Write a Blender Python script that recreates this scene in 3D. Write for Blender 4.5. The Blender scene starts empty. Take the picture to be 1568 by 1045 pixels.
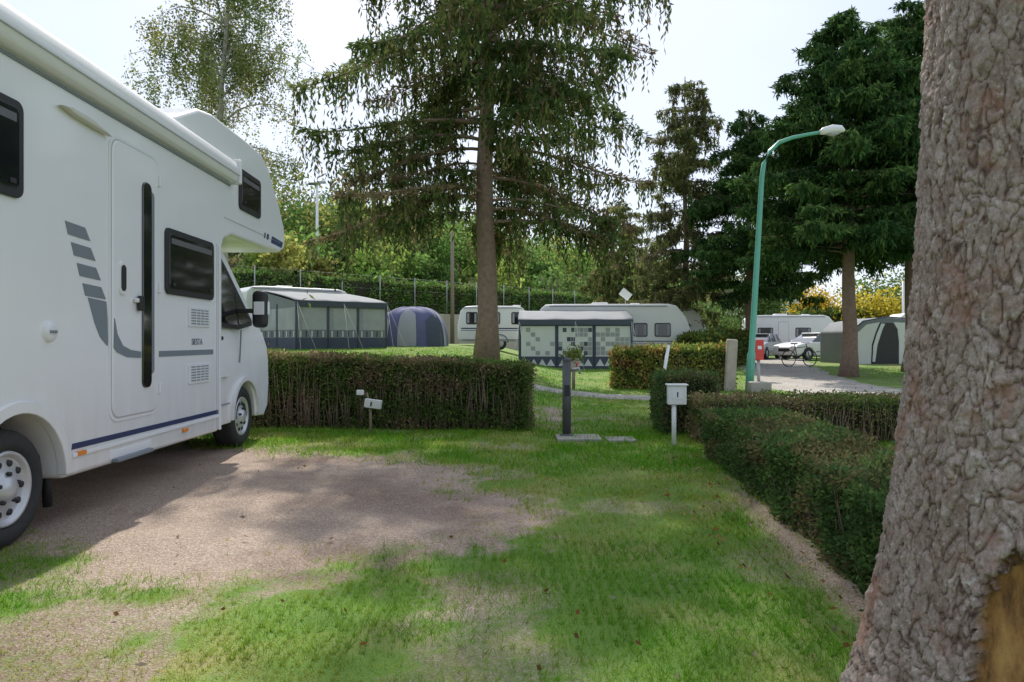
import bpy, bmesh, math, random
import numpy as np
from mathutils import Vector, Matrix, noise as mnoise
random.seed(7); RNG=np.random.default_rng(11)
scene=bpy.context.scene
COL=scene.collection
GAIN=1.6

# ---------------------------------------------------------------- helpers
def ss(t):
    t=np.clip(t,0,1); return t*t*(3-2*t)
_T=np.random.default_rng(5).random((256,256))
def vn(x,y):
    x=np.asarray(x,float);y=np.asarray(y,float)
    xi=np.floor(x).astype(int);yi=np.floor(y).astype(int);fx=x-xi;fy=y-yi
    fx=fx*fx*(3-2*fx);fy=fy*fy*(3-2*fy);a=xi&255;b=yi&255;a1=(a+1)&255;b1=(b+1)&255
    return (_T[a,b]*(1-fx)+_T[a1,b]*fx)*(1-fy)+(_T[a,b1]*(1-fx)+_T[a1,b1]*fx)*fy
def fbm(x,y,o=4):
    s=0;a=.5;t=0
    for i in range(o):
        s=s+a*vn(x*2**i+17*i,y*2**i+31*i);t+=a;a*=.5
    return s/t
def H(x,y):
    x=np.asarray(x,float);y=np.asarray(y,float)
    h=.85*ss((y-11)/8)*ss((2.5-x)/5)+.2*ss((y-20)/15)
    w=-(x+16)*.72+(y-42)*.7
    h=h+2.2*ss((w-.3)/1.5)+np.where(w>0,14*(1-np.exp(-np.maximum(w,0)/50)),0)
    return h
def Hf(x,y): return float(H(x,y))

def newmat(name):
    m=bpy.data.materials.new(name);m.use_nodes=True
    nt=m.node_tree;b=nt.nodes['Principled BSDF'];return m,nt,b
def mat(name,col,rough=.6,metal=0,var=.12,scale=8,bump=0,bscale=60,coat=0,dirt=None):
    m,nt,b=newmat(name);N=nt.nodes;L=nt.links
    tc=N.new('ShaderNodeTexCoord');no=N.new('ShaderNodeTexNoise');no.inputs['Scale'].default_value=scale;no.inputs['Detail'].default_value=6
    L.new(tc.outputs['Object'],no.inputs['Vector'])
    mx=N.new('ShaderNodeMix');mx.data_type='RGBA'
    mx.inputs[6].default_value=(*[c*(1-var) for c in col],1);mx.inputs[7].default_value=(*[min(1,c*(1+var)) for c in col],1)
    L.new(no.outputs['Fac'],mx.inputs[0]);out=mx.outputs[2]
    if dirt:
        sp=N.new('ShaderNodeSeparateXYZ');L.new(tc.outputs['Object'],sp.inputs[0])
        mr=N.new('ShaderNodeMapRange');mr.inputs[1].default_value=dirt;mr.inputs[2].default_value=.25;mr.inputs[3].default_value=0;mr.inputs[4].default_value=.55;L.new(sp.outputs['Z'],mr.inputs[0])
        mp=N.new('ShaderNodeMapping');mp.inputs['Scale'].default_value=(5,5,.8);L.new(tc.outputs['Object'],mp.inputs[0])
        n3=N.new('ShaderNodeTexNoise');n3.inputs['Scale'].default_value=1.6;n3.inputs['Detail'].default_value=7;L.new(mp.outputs[0],n3.inputs['Vector'])
        mu=N.new('ShaderNodeMath');mu.operation='MULTIPLY';L.new(mr.outputs[0],mu.inputs[0]);L.new(n3.outputs['Fac'],mu.inputs[1])
        ad=N.new('ShaderNodeMath');ad.operation='MULTIPLY_ADD';L.new(n3.outputs['Fac'],ad.inputs[0]);ad.inputs[1].default_value=.07;L.new(mu.outputs[0],ad.inputs[2])
        m3=N.new('ShaderNodeMix');m3.data_type='RGBA';L.new(ad.outputs[0],m3.inputs[0]);L.new(out,m3.inputs[6]);m3.inputs[7].default_value=(.36,.33,.28,1);out=m3.outputs[2]
    L.new(out,b.inputs['Base Color'])
    b.inputs['Roughness'].default_value=rough;b.inputs['Metallic'].default_value=metal
    if coat:b.inputs['Coat Weight'].default_value=coat;b.inputs['Coat Roughness'].default_value=.08
    if bump:
        n2=N.new('ShaderNodeTexNoise');n2.inputs['Scale'].default_value=bscale;n2.inputs['Detail'].default_value=5
        L.new(tc.outputs['Object'],n2.inputs['Vector'])
        bp=N.new('ShaderNodeBump');bp.inputs['Strength'].default_value=bump;bp.inputs['Distance'].default_value=.02
        L.new(n2.outputs['Fac'],bp.inputs['Height']);L.new(bp.outputs['Normal'],b.inputs['Normal'])
    return m
def leafmat(name,trans=.35):
    m=bpy.data.materials.new(name);m.use_nodes=True;nt=m.node_tree;N=nt.nodes;L=nt.links
    N.remove(N['Principled BSDF']);o=N['Material Output']
    a=N.new('ShaderNodeAttribute');a.attribute_name='col'
    d=N.new('ShaderNodeBsdfDiffuse');t=N.new('ShaderNodeBsdfTranslucent')
    m1=N.new('ShaderNodeMixShader');m1.inputs[0].default_value=trans
    L.new(a.outputs['Color'],d.inputs['Color']);L.new(a.outputs['Color'],t.inputs['Color'])
    L.new(d.outputs[0],m1.inputs[1]);L.new(t.outputs[0],m1.inputs[2]);L.new(m1.outputs[0],o.inputs['Surface'])
    return m
LEAF=leafmat('foliage',.42); GRASSM=leafmat('grass_blade',.45); NEEDLE=leafmat('conifer_needles',.25)

def empty(name,loc=(0,0,0),rz=0):
    e=bpy.data.objects.new(name,None);e.location=loc;e.rotation_euler=(0,0,rz);COL.objects.link(e);return e
def mobj(name,V,F,m,parent=None,smooth=False,bevel=0,seg=2):
    me=bpy.data.meshes.new(name);me.from_pydata([tuple(v) for v in V],[],[tuple(f) for f in F]);
    bm=bmesh.new();bm.from_mesh(me);bmesh.ops.recalc_face_normals(bm,faces=bm.faces);bm.to_mesh(me);bm.free()
    me.materials.append(m);o=bpy.data.objects.new(name,me);COL.objects.link(o)
    if parent:o.parent=parent
    if smooth:
        for p in me.polygons:p.use_smooth=True
    if bevel:
        b=o.modifiers.new('b','BEVEL');b.width=bevel;b.segments=seg;b.limit_method='ANGLE';b.angle_limit=math.radians(35)
        for p in me.polygons:p.use_smooth=True
        w=o.modifiers.new('w','WEIGHTED_NORMAL')
    return o
def box(name,c,s,m,parent=None,bevel=0,R=None):
    V=[]
    for z in(-.5,.5):
        for y in(-.5,.5):
            for x in(-.5,.5):
                v=Vector((x*s[0],y*s[1],z*s[2]))
                if R is not None:v=R@v
                V.append(v+Vector(c))
    F=[(0,2,3,1),(4,5,7,6),(0,1,5,4),(2,6,7,3),(0,4,6,2),(1,3,7,5)]
    return mobj(name,V,F,m,parent,bevel=bevel)
def prism(name,pts,a0,a1,m,parent=None,axis='x',bevel=0,seg=2):
    n=len(pts);V=[]
    for a in(a0,a1):
        for p in pts:
            V.append((a,p[0],p[1]) if axis=='x' else (p[0],a,p[1]))
    F=[tuple(range(n)),tuple(range(2*n-1,n-1,-1))]+[(i,(i+1)%n,n+(i+1)%n,n+i) for i in range(n)]
    return mobj(name,V,F,m,parent,bevel=bevel,seg=seg)
class Tubes:
    def __init__(s):s.V=[];s.F=[]
    def add(s,P,R,k=6):
        P=[Vector(p) for p in P];b=len(s.V);n=len(P)
        if not hasattr(R,'__len__'):R=[R]*n
        for i,p in enumerate(P):
            t=(P[min(i+1,n-1)]-P[max(i-1,0)])
            if t.length<1e-6:t=Vector((0,0,1))
            t.normalize();u=t.cross(Vector((0,0,1)) if abs(t.z)<.9 else Vector((1,0,0))).normalized();v=t.cross(u)
            for j in range(k):
                a=2*math.pi*j/k;s.V.append(p+(u*math.cos(a)+v*math.sin(a))*R[i])
        for i in range(n-1):
            for j in range(k):
                s.F.append((b+i*k+j,b+i*k+(j+1)%k,b+(i+1)*k+(j+1)%k,b+(i+1)*k+j))
        s.F.append(tuple(b+j for j in range(k)));s.F.append(tuple(b+(n-1)*k+j for j in range(k)))
        return s
    def obj(s,name,m,parent=None): return mobj(name,s.V,s.F,m,parent,smooth=True)
def tube(name,P,R,m,parent=None,k=12): return Tubes().add(P,R,k).obj(name,m,parent)
def lathe(name,prof,c,m,parent=None,k=48,axis='x'):
    V=[];n=len(prof)
    for j in range(k):
        a=2*math.pi*j/k
        for r,x in prof:
            V.append((c[0]+x,c[1]+r*math.cos(a),c[2]+r*math.sin(a)) if axis=='x' else ((c[0]+r*math.cos(a),c[1]+r*math.sin(a),c[2]+x) if axis=='z' else (c[0]+r*math.cos(a),c[1]+x,c[2]+r*math.sin(a))))
    F=[(j*n+i,j*n+i+1,((j+1)%k)*n+i+1,((j+1)%k)*n+i) for j in range(k) for i in range(n-1)]
    return mobj(name,V,F,m,parent,smooth=True)
def unit(v): return v/np.maximum(np.linalg.norm(v,axis=1,keepdims=True),1e-9)
def leaves(name,P,D,L,W,C,m=LEAF,parent=None,B=None,tri=False,gain=None):
    n=len(P);D=unit(D)
    if B is None:B=unit(np.cross(D,RNG.normal(size=(n,3))))
    L=np.broadcast_to(np.asarray(L,float),(n,))[:,None];W=np.broadcast_to(np.asarray(W,float),(n,))[:,None]
    if tri:
        k=3;V=np.stack([P-B*W/2,P+B*W/2,P+D*L],1)
    else:
        k=4;V=np.stack([P,P+D*L*.45+B*W/2,P+D*L,P+D*L*.45-B*W/2],1)
    V=V.reshape(-1,3)
    me=bpy.data.meshes.new(name);me.vertices.add(k*n);me.vertices.foreach_set('co',V.astype(np.float32).ravel())
    me.loops.add(k*n);me.loops.foreach_set('vertex_index',np.arange(k*n,dtype=np.int32))
    me.polygons.add(n);me.polygons.foreach_set('loop_start',np.arange(n,dtype=np.int32)*k)
    me.update(calc_edges=True)
    at=me.attributes.new('col','FLOAT_COLOR','POINT')
    c=np.ones((n,4),np.float32);c[:,:3]=np.clip(C*(GAIN if gain is None else gain),0.003,.8);at.data.foreach_set('color',np.repeat(c,k,axis=0).ravel())
    me.materials.append(m);o=bpy.data.objects.new(name,me);COL.objects.link(o)
    if parent:o.parent=parent
    return o
class Acc:
    def __init__(s):s.P=[];s.D=[];s.L=[];s.W=[];s.C=[]
    def add(s,P,D,L,W,C):
        n=len(P);s.P.append(P);s.D.append(D);s.L.append(np.broadcast_to(L,(n,)));s.W.append(np.broadcast_to(W,(n,)));s.C.append(np.broadcast_to(C,(n,3)))
    def obj(s,name,parent=None,m=LEAF):
        return leaves(name,np.concatenate(s.P),np.concatenate(s.D),np.concatenate(s.L),np.concatenate(s.W),np.concatenate(s.C),m,parent)

# ---------------------------------------------------------------- materials
WHITE=mat('white_paint',(.86,.865,.88),.28,var=.02,scale=2,coat=.4,dirt=1.1)
WHITE2=mat('caravan_white',(.82,.82,.81),.4,var=.05,scale=1.5,dirt=1.2)
PLAST=mat('white_plastic',(.76,.765,.77),.45,var=.03)
GREY=mat('decal_grey',(.20,.23,.26),.4,var=.05)
SEAM=mat('seam_grey',(.45,.46,.47),.5,var=.05)
BLUE=mat('decal_navy',(.03,.04,.12),.4,var=.05)
BLACK=mat('black_plastic',(.02,.02,.022),.5,var=.2)
RUB=mat('tyre_rubber',(.03,.03,.03),.85,var=.3,scale=20,bump=.3,bscale=90)
GLASS=mat('dark_glass',(.012,.013,.015),.06,var=.3,scale=3,coat=1)
RIM=mat('wheel_silver',(.55,.56,.58),.35,metal=.4,var=.05)
ORANGE=mat('orange_lens',(.8,.25,.03),.3)
CURT=mat('curtain_grey',(.34,.35,.37),.8,var=.3,scale=6)
CONC=mat('concrete',(.34,.32,.28),.9,var=.2,scale=3,bump=.4)
WALLM=mat('wall_render',(.48,.43,.35),.9,var=.2,scale=1.2,bump=.2)
STONE=mat('stone_slab',(.40,.36,.29),.9,var=.3,scale=6,bump=.6)
TEAL=mat('lamp_green',(.11,.38,.28),.5,var=.12,scale=5)
STEEL=mat('dark_steel',(.09,.09,.095),.5,metal=.3,var=.3)
GALV=mat('galvanised',(.40,.41,.42),.5,metal=.3)
WIRE=mat('fence_wire',(.14,.18,.14),.6,metal=.2)
RED=mat('red_paint',(.60,.06,.05),.5)
CANG=mat('canvas_grey',(.36,.38,.40),.85,var=.12,scale=2,bump=.1,bscale=200)
CANM=mat('canvas_mid_grey',(.22,.235,.25),.85,var=.15,scale=2,bump=.1,bscale=200)
FILM=mat('window_film',(.40,.42,.44),.4,var=.35,scale=1.5)
CAND=mat('canvas_dark',(.075,.09,.125),.85,var=.2,scale=2)
CANW=mat('canvas_white',(.68,.69,.68),.8,var=.08,scale=3)
CANB=mat('canvas_blue',(.12,.13,.24),.85,var=.25,scale=2)
ROOFM=mat('house_roof',(.13,.10,.09),.8,var=.3,scale=2)
BARK=mat('bark_brown',(.23,.16,.12),.95,var=.5,scale=9,bump=1,bscale=18)
BARKG=mat('bark_birch',(.50,.48,.44),.9,var=.4,scale=4,bump=.4,bscale=20)
WOOD=mat('pole_wood',(.24,.19,.14),.9,var=.3)
SILV=mat('car_silver',(.45,.47,.50),.3,metal=.5,coat=.5)
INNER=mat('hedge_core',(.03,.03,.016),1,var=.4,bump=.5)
BLIND=mat('blind',(.12,.12,.13),.5)

# ---------------------------------------------------------------- ground
def seg_mask(px,py,poly):
    n=len(poly);d=np.full(px.shape,1e9);ins=np.zeros(px.shape,bool)
    for i in range(n):
        x0,y0=poly[i];x1,y1=poly[(i+1)%n];ex,ey=x1-x0,y1-y0
        t=np.clip(((px-x0)*ex+(py-y0)*ey)/(ex*ex+ey*ey),0,1)
        d=np.minimum(d,np.hypot(px-x0-t*ex,py-y0-t*ey))
        c=((y0>py)!=(y1>py))&(px<(x1-x0)*(py-y0)/((y1-y0) if y1!=y0 else 1e-9)+x0);ins^=c
    return np.where(ins,-d,d)
PAD=[(-7,4.4),(-4,4.35),(-3.1,4.1),(-2.2,3.65),(-1.6,3.5),(-1.1,3.65),(-.5,4.05),(-.15,4.5),(.20,5.0),(.10,5.9),(-.5,7.0),(-1.5,7.9),(-2.7,8.5),(-7,9.2)]
GAP=[(.35,10.1),(.85,10.1),(1.0,11),(.9,13.2),(.4,13.2)]
def gravel(x,y):
    sd=np.minimum(seg_mask(x,y,PAD),seg_mask(x,y,GAP)+.1)
    n=(fbm(x*1.5,y*1.5)-.5)*1.2+(fbm(x*9+5,y*9)-.5)*1.2
    g=ss(.45-(sd+n*.8)/1.25)
    p=ss((fbm(x*2.1+3.3,y*2.1+8.1)-.47)/.18)*ss((4.6-y)/1.2)*ss((.8-x)/1)*.62
    p2=ss((fbm(x*1.3+9,y*1.3+2)-.57)/.12)*.42
    q=ss(1-np.abs(x-(1.72+.08*(y-4)))/.26)*ss((6.8-y)/1.5)*.8
    q2=ss(1-np.abs(x+.1-.02*y+(fbm(y*.9,x*.2)-.5)*1.2-.9)/.35)*ss((y-2)/1)*.22
    return np.clip(np.maximum(np.maximum(g,p),np.maximum(np.maximum(q,q2),p2)),0,1)
xs=np.concatenate([np.linspace(-400,-60,18)[:-1],np.linspace(-60,-9,52)[:-1],np.linspace(-9,9,241)[:-1],np.linspace(9,60,60)[:-1],np.linspace(60,400,18)])
ys=np.concatenate([np.linspace(-60,1,14)[:-1],np.linspace(1,14,201)[:-1],np.linspace(14,60,120)[:-1],np.linspace(60,150,60)[:-1],np.linspace(150,700,16)])
X,Y=np.meshgrid(xs,ys);Z=H(X,Y)+np.where((Y<30),(fbm(X*2,Y*2)-.5)*.05,0)*ss((Y+5)/5)
G=gravel(X.ravel(),Y.ravel())
near=((X.ravel()>-9)&(X.ravel()<9)&(Y.ravel()<16))
G=np.where(near,G,ss((fbm(X.ravel()*.3,Y.ravel()*.3)-.6)/.1)*.3)
nx,ny=len(xs),len(ys)
idx=np.arange(nx*ny).reshape(ny,nx)
F=np.stack([idx[:-1,:-1],idx[:-1,1:],idx[1:,1:],idx[1:,:-1]],-1).reshape(-1,4)
me=bpy.data.meshes.new('ground');me.from_pydata(np.stack([X.ravel(),Y.ravel(),Z.ravel()],1).tolist(),[],F.tolist())
at=me.attributes.new('gravel','FLOAT','POINT');at.data.foreach_set('value',G.astype(np.float32))
for p in me.polygons:p.use_smooth=True
m,nt,b=newmat('lawn_and_gravel');N=nt.nodes;L=nt.links
def nz(s,d=6,r=.6):
    n=N.new('ShaderNodeTexNoise');n.inputs['Scale'].default_value=s;n.inputs['Detail'].default_value=d;n.inputs['Roughness'].default_value=r;L.new(geo.outputs['Position'],n.inputs['Vector']);return n.outputs['Fac']
geo=N.new('ShaderNodeNewGeometry')
def ramp(f,stops):
    r=N.new('ShaderNodeValToRGB');e=r.color_ramp.elements
    e[0].position=stops[0][0];e[0].color=(*stops[0][1],1);e[1].position=stops[-1][0];e[1].color=(*stops[-1][1],1)
    for p,c in stops[1:-1]:
        q=e.new(p);q.color=(*c,1)
    L.new(f,r.inputs[0]);return r.outputs[0]
def mixc(f,a,c):
    x=N.new('ShaderNodeMix');x.data_type='RGBA';L.new(f,x.inputs[0]);L.new(a,x.inputs[6]);L.new(c,x.inputs[7]);return x.outputs[2]
grass=ramp(nz(1.3),[(.3,(.09,.19,.022)),(.5,(.14,.245,.035)),(.62,(.24,.26,.075)),(.74,(.28,.22,.12))])
grav1=ramp(nz(.8),[(.3,(.29,.215,.165)),(.55,(.38,.29,.23)),(.75,(.33,.26,.21))])
vo=N.new('ShaderNodeTexVoronoi');vo.inputs['Scale'].default_value=110;L.new(geo.outputs['Position'],vo.inputs['Vector'])
grav2=ramp(vo.outputs['Color'],[(.15,(.15,.11,.085)),(.55,(.34,.27,.22)),(.9,(.62,.55,.49))])
mm=N.new('ShaderNodeMix');mm.data_type='RGBA';mm.inputs[0].default_value=.5;L.new(grav1,mm.inputs[6]);L.new(grav2,mm.inputs[7])
damp=ramp(nz(.55,4),[(.38,(.66,.60,.56)),(.54,(1.05,1.03,1.0))])
mul=N.new('ShaderNodeMix');mul.data_type='RGBA';mul.blend_type='MULTIPLY';mul.inputs[0].default_value=1;L.new(mm.outputs[2],mul.inputs[6]);L.new(damp,mul.inputs[7])
ga=N.new('ShaderNodeAttribute');ga.attribute_name='gravel'
mth=N.new('ShaderNodeMath');mth.operation='ADD';L.new(ga.outputs['Fac'],mth.inputs[0])
m2=N.new('ShaderNodeMath');m2.operation='MULTIPLY_ADD';L.new(nz(14,8,.7),m2.inputs[0]);m2.inputs[1].default_value=1.0;m2.inputs[2].default_value=-.5;L.new(m2.outputs[0],mth.inputs[1])
fr=ramp(mth.outputs[0],[(.22,(0,0,0)),(.68,(1,1,1))])
L.new(mixc(fr,grass,mul.outputs[2]),b.inputs['Base Color']);b.inputs['Roughness'].default_value=.95
bp=N.new('ShaderNodeBump');bp.inputs['Strength'].default_value=.7;bp.inputs['Distance'].default_value=.009
ad=N.new('ShaderNodeMath');ad.operation='ADD';L.new(vo.outputs['Distance'],ad.inputs[0]);L.new(nz(30),ad.inputs[1]);L.new(ad.outputs[0],bp.inputs['Height']);L.new(bp.outputs['Normal'],b.inputs['Normal'])
me.materials.append(m);go=bpy.data.objects.new('ground',me);COL.objects.link(go)

m,nt,b=newmat('loose_gravel');N=nt.nodes;L=nt.links;geo=N.new('ShaderNodeNewGeometry')
vo=N.new('ShaderNodeTexVoronoi');vo.inputs['Scale'].default_value=26;L.new(geo.outputs['Position'],vo.inputs['Vector'])
g1=ramp(vo.outputs['Color'],[(.15,(.20,.18,.16)),(.55,(.38,.35,.32)),(.9,(.6,.57,.53))])
g2=ramp(nz(.7),[(.3,(.30,.27,.23)),(.6,(.44,.41,.37))])
mm=N.new('ShaderNodeMix');mm.data_type='RGBA';mm.inputs[0].default_value=.5;L.new(g1,mm.inputs[6]);L.new(g2,mm.inputs[7])
gg=N.new('ShaderNodeRGB');gg.outputs[0].default_value=(.15,.20,.06,1)
f=ramp(nz(2.2,8,.7),[(.56,(0,0,0)),(.68,(.85,.85,.85))])
L.new(mixc(f,mm.outputs[2],gg.outputs[0]),b.inputs['Base Color']);b.inputs['Roughness'].default_value=.95
bp=N.new('ShaderNodeBump');bp.inputs['Strength'].default_value=.7;bp.inputs['Distance'].default_value=.02;L.new(vo.outputs['Distance'],bp.inputs['Height']);L.new(bp.outputs['Normal'],b.inputs['Normal'])
ROADM=m
def road(name,pts,w):
    V=[];F=[];P=[]
    for i in range(len(pts)-1):
        for t in np.linspace(0,1,14,endpoint=False):
            P.append((pts[i][0]*(1-t)+pts[i+1][0]*t,pts[i][1]*(1-t)+pts[i+1][1]*t,w[i]*(1-t)+w[i+1]*t))
    P.append((*pts[-1],w[-1]))
    for i,(x,y,ww) in enumerate(P):
        a=P[max(0,i-1)];c=P[min(len(P)-1,i+1)];dx,dy=c[0]-a[0],c[1]-a[1];l=math.hypot(dx,dy);nxv,nyv=-dy/l,dx/l
        for j in range(7):
            s=(j/6-.5)*(ww+ (1.1*(float(vn(i*.9,j//3*7.3))-.5)));px,py=x+nxv*s,y+nyv*s
            V.append((px,py,Hf(px,py)+(float(fbm(px*2,py*2))-.5)*.05+.03-.03*(abs(j-3)/3)**2))
    for i in range(len(P)-1):
        for j in range(6):F.append((i*7+j,i*7+j+1,(i+1)*7+j+1,(i+1)*7+j))
    return mobj(name,V,F,ROADM,smooth=True)
road('gravel_road',[(13,8.5),(9.2,14.5),(8.3,18.5),(10.2,27),(13,36),(16,44)],[4.5,4,3.4,3.0,3.4,4])
road('footpath',[(-2.5,16.6),(.8,16.2),(3.8,15.7),(7.0,16.2)],[1.1,1.3,1.3,1.4])

def grassfield():
    Ps=[]
    for (y0,y1,n) in((1.6,3.4,110000),(3.4,6,150000),(6,10,130000),(10,16,80000),(16,30,60000)):
        y=RNG.uniform(y0,y1,n);x=RNG.uniform(-1,1,n)*(y*.82+.5)+0;Ps.append(np.stack([x,y],1))
    Pp=np.concatenate(Ps);x,y=Pp[:,0],Pp[:,1]
    g=np.where(y<15,gravel(x,y),0)
    road_d=seg_mask(x,y,[(6.9,12),(15,8),(14,15.7),(11.3,27),(13.7,34),(11.3,34),(8.9,27),(6.9,19),(6.4,16.6),(-3,16.9),(-3,16.3),(.8,15.9),(3.8,15.4),(6.8,15.8)])
    keep=(RNG.random(len(x))>np.clip(g*1.12-.06,0,1))&((road_d>0)|(RNG.random(len(x))<.06))
    thin=ss((fbm(x*2.5,y*2.5)-.32)/.22);keep&=RNG.random(len(x))<(.4+.6*thin)
    x,y=x[keep],y[keep];g=g[keep];n=len(x)
    tx=np.round(x/.055)*.055;ty=np.round(y/.055)*.055;jt=vn(tx*91.7,ty*77.3)
    pull=.45*(jt>.5);x=x+(tx-x)*pull;y=y+(ty-y)*pull
    z=H(x,y)+(fbm(x*2,y*2)-.5)*.05-.004
    D=RNG.normal(size=(n,3))*.6;D[:,0]+=(jt-.5)*1.0;D[:,2]=1
    k=ss((fbm(x*.8+4,y*.8+1)-.34)/.20);k=k*.7+.3*ss((fbm(x*3+1,y*3)-.4)/.2);k2=RNG.random(n)
    dry=np.clip((1-k)*.85+g*.6+(k2-.55)*.5,0,1)[:,None]
    C=np.array([.125,.33,.022])*(1-dry)+np.array([.40,.40,.085])*dry
    C=C*(.55+.85*RNG.random((n,1)))
    sc=np.clip(y/5,.75,4)
    Lh=(.022+.042*RNG.random(n)**1.5+.02*(jt>.8))*(.6+.6*k)*np.clip(sc,.9,1.5)
    leaves('grass',np.stack([x,y,z],1),D,Lh,.0045*sc,C,GRASSM,tri=True,gain=1.0)
grassfield()
n=330;y=1.8+12*RNG.random(n)**1.3;x=RNG.uniform(-1,1,n)*(y*.8);x[:150]=RNG.uniform(1.2,2.0,150);y[:150]=RNG.uniform(2,8,150)
D=RNG.normal(size=(n,3));D[:,2]=np.abs(D[:,2])*.3
pal=np.array([(.28,.12,.05),(.35,.22,.07),(.16,.08,.04),(.45,.33,.12),(.3,.25,.2)])
leaves('fallen_leaves',np.stack([x,y,H(x,y)+.025],1),D,RNG.uniform(.02,.055,n),RNG.uniform(.015,.035,n),pal[RNG.integers(0,5,n)],LEAF,gain=1)

# ---------------------------------------------------------------- hedges
def hedge(name,p0,p1,width,h0,h1,n,ls,pal,z0=None,twig=True,lump=.06,bare=0):
    e=empty(name);p0=np.array(p0,float);p1=np.array(p1,float);d=p1-p0;Ln=np.linalg.norm(d);d/=Ln;q=np.array([-d[1],d[0]])
    def hh(t):return h0+(h1-h0)*t
    hm=(h0+h1)/2;A=np.array([Ln*hm,Ln*hm,Ln*width,width*hm,width*hm]);f=RNG.choice(5,n,p=A/A.sum())
    t=RNG.random(n);s=RNG.random(n)-.5;u=RNG.random(n)
    t=np.where(f==3,0,np.where(f==4,1,t));s=np.where(f==0,-.5,np.where(f==1,.5,s));u=np.where(f==2,1,u)
    if bare:
        al=t*Ln;kp=(f==2)|(RNG.random(n)>bare*ss((.62-u)/.4)*ss((fbm(al*1.7+2,u*4)-.33)/.2));t,s,u,f=t[kp],s[kp],u[kp],f[kp];n=len(t)
    Nn=np.zeros((n,3));Nn[f==0,:2]=-q;Nn[f==1,:2]=q;Nn[f==2,2]=1;Nn[f==3,:2]=-d;Nn[f==4,:2]=d
    P=np.zeros((n,3));xy=p0+np.outer(t*Ln,d)+np.outer(s*width,q)
    base=H(xy[:,0],xy[:,1]) if z0 is None else z0
    P[:,:2]=xy;P[:,2]=base+u*hh(t)
    al=t*Ln+s*width
    off=(fbm(al*2.2+7,u*2.5+f*9+s*3)-.5)*2*lump+RNG.normal(size=n)*.022*(ls/.04)**.5-RNG.random(n)**2*.08
    off=off+(RNG.random(n)<.012)*RNG.random(n)*lump*1.3
    P+=Nn*off[:,None]
    D=Nn*.7+RNG.normal(size=(n,3))*.8
    pal=np.array(pal);k=fbm(al*1.8+3,u*3+f*5,3);kk=np.clip((k-.3)/.4+RNG.normal(size=n)*.25,0,.999)
    C=pal[(kk*len(pal)).astype(int)]*(.55+.9*RNG.random((n,1)))
    C=C*(.75+.5*fbm(al*5,u*5)[:,None])
    leaves('leaves',P,D,ls*RNG.uniform(.6,1.4,n),ls*.62*RNG.uniform(.6,1.3,n),C,LEAF,e)
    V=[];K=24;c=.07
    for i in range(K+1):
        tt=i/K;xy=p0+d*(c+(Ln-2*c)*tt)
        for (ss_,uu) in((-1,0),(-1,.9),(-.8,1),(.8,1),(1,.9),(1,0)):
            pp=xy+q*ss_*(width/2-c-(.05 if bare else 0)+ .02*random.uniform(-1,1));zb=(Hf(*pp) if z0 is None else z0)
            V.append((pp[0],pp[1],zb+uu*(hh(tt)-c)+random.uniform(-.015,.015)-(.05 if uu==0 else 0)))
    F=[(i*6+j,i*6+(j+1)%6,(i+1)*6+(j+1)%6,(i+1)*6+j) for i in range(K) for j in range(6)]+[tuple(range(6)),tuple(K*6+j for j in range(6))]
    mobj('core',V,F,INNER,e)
    if twig:
        T=Tubes();m_=int(Ln*(90 if bare else 45))
        for i in range(m_):
            tt=random.random()*Ln;sd=-1 if random.random()<.7 else 1
            xy=p0+d*tt+q*sd*(width/2-.03);z_=Hf(*xy) if z0 is None else z0
            hz=random.uniform(.3,1.02)*hh(tt/Ln);a=xy+d*random.uniform(-.1,.1)+q*sd*random.uniform(-.02,.07)
            T.add([(xy[0],xy[1],z_),((xy[0]+a[0])/2+random.uniform(-.02,.02),(xy[1]+a[1])/2,z_+hz*.5),(a[0],a[1],z_+hz)],[.008,.006,.002],3)
        T.obj('stems',BARK,e)
    return e
GP=[(.07,.11,.028),(.09,.135,.036),(.11,.15,.045),(.155,.135,.06),(.20,.15,.09)]
GP2=[(.045,.085,.028),(.06,.11,.03),(.08,.125,.038),(.055,.10,.037),(.12,.11,.05)]
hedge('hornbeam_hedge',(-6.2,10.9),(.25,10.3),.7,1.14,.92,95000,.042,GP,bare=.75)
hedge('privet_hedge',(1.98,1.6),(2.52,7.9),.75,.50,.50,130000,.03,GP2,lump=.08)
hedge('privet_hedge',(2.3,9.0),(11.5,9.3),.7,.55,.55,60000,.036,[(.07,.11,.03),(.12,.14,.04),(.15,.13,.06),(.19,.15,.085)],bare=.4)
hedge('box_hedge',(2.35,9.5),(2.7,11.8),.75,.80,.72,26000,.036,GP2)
hedge('autumn_hedge',(2.75,19.2),(5.6,18.4),.8,1.0,1.1,16000,.09,[(.11,.16,.04),(.22,.24,.05),(.30,.27,.07),(.12,.15,.04),(.24,.16,.06)],lump=.12)
hedge('garden_hedge',(7.5,30),(10.5,33),1.2,1.3,1.4,9000,.16,[(.07,.12,.035),(.17,.18,.045),(.11,.14,.035)],lump=.2,twig=False)
hedge('garden_hedge',(10,40),(13.5,50),1.5,2.2,2.5,9000,.2,[(.07,.12,.035),(.17,.14,.06),(.11,.14,.035)],lump=.2,twig=False)
hedge('garden_hedge',(20,50),(42,52),2,3.0,3.4,20000,.25,[(.05,.10,.03),(.07,.12,.035),(.11,.14,.04)],lump=.4,twig=False)

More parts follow.
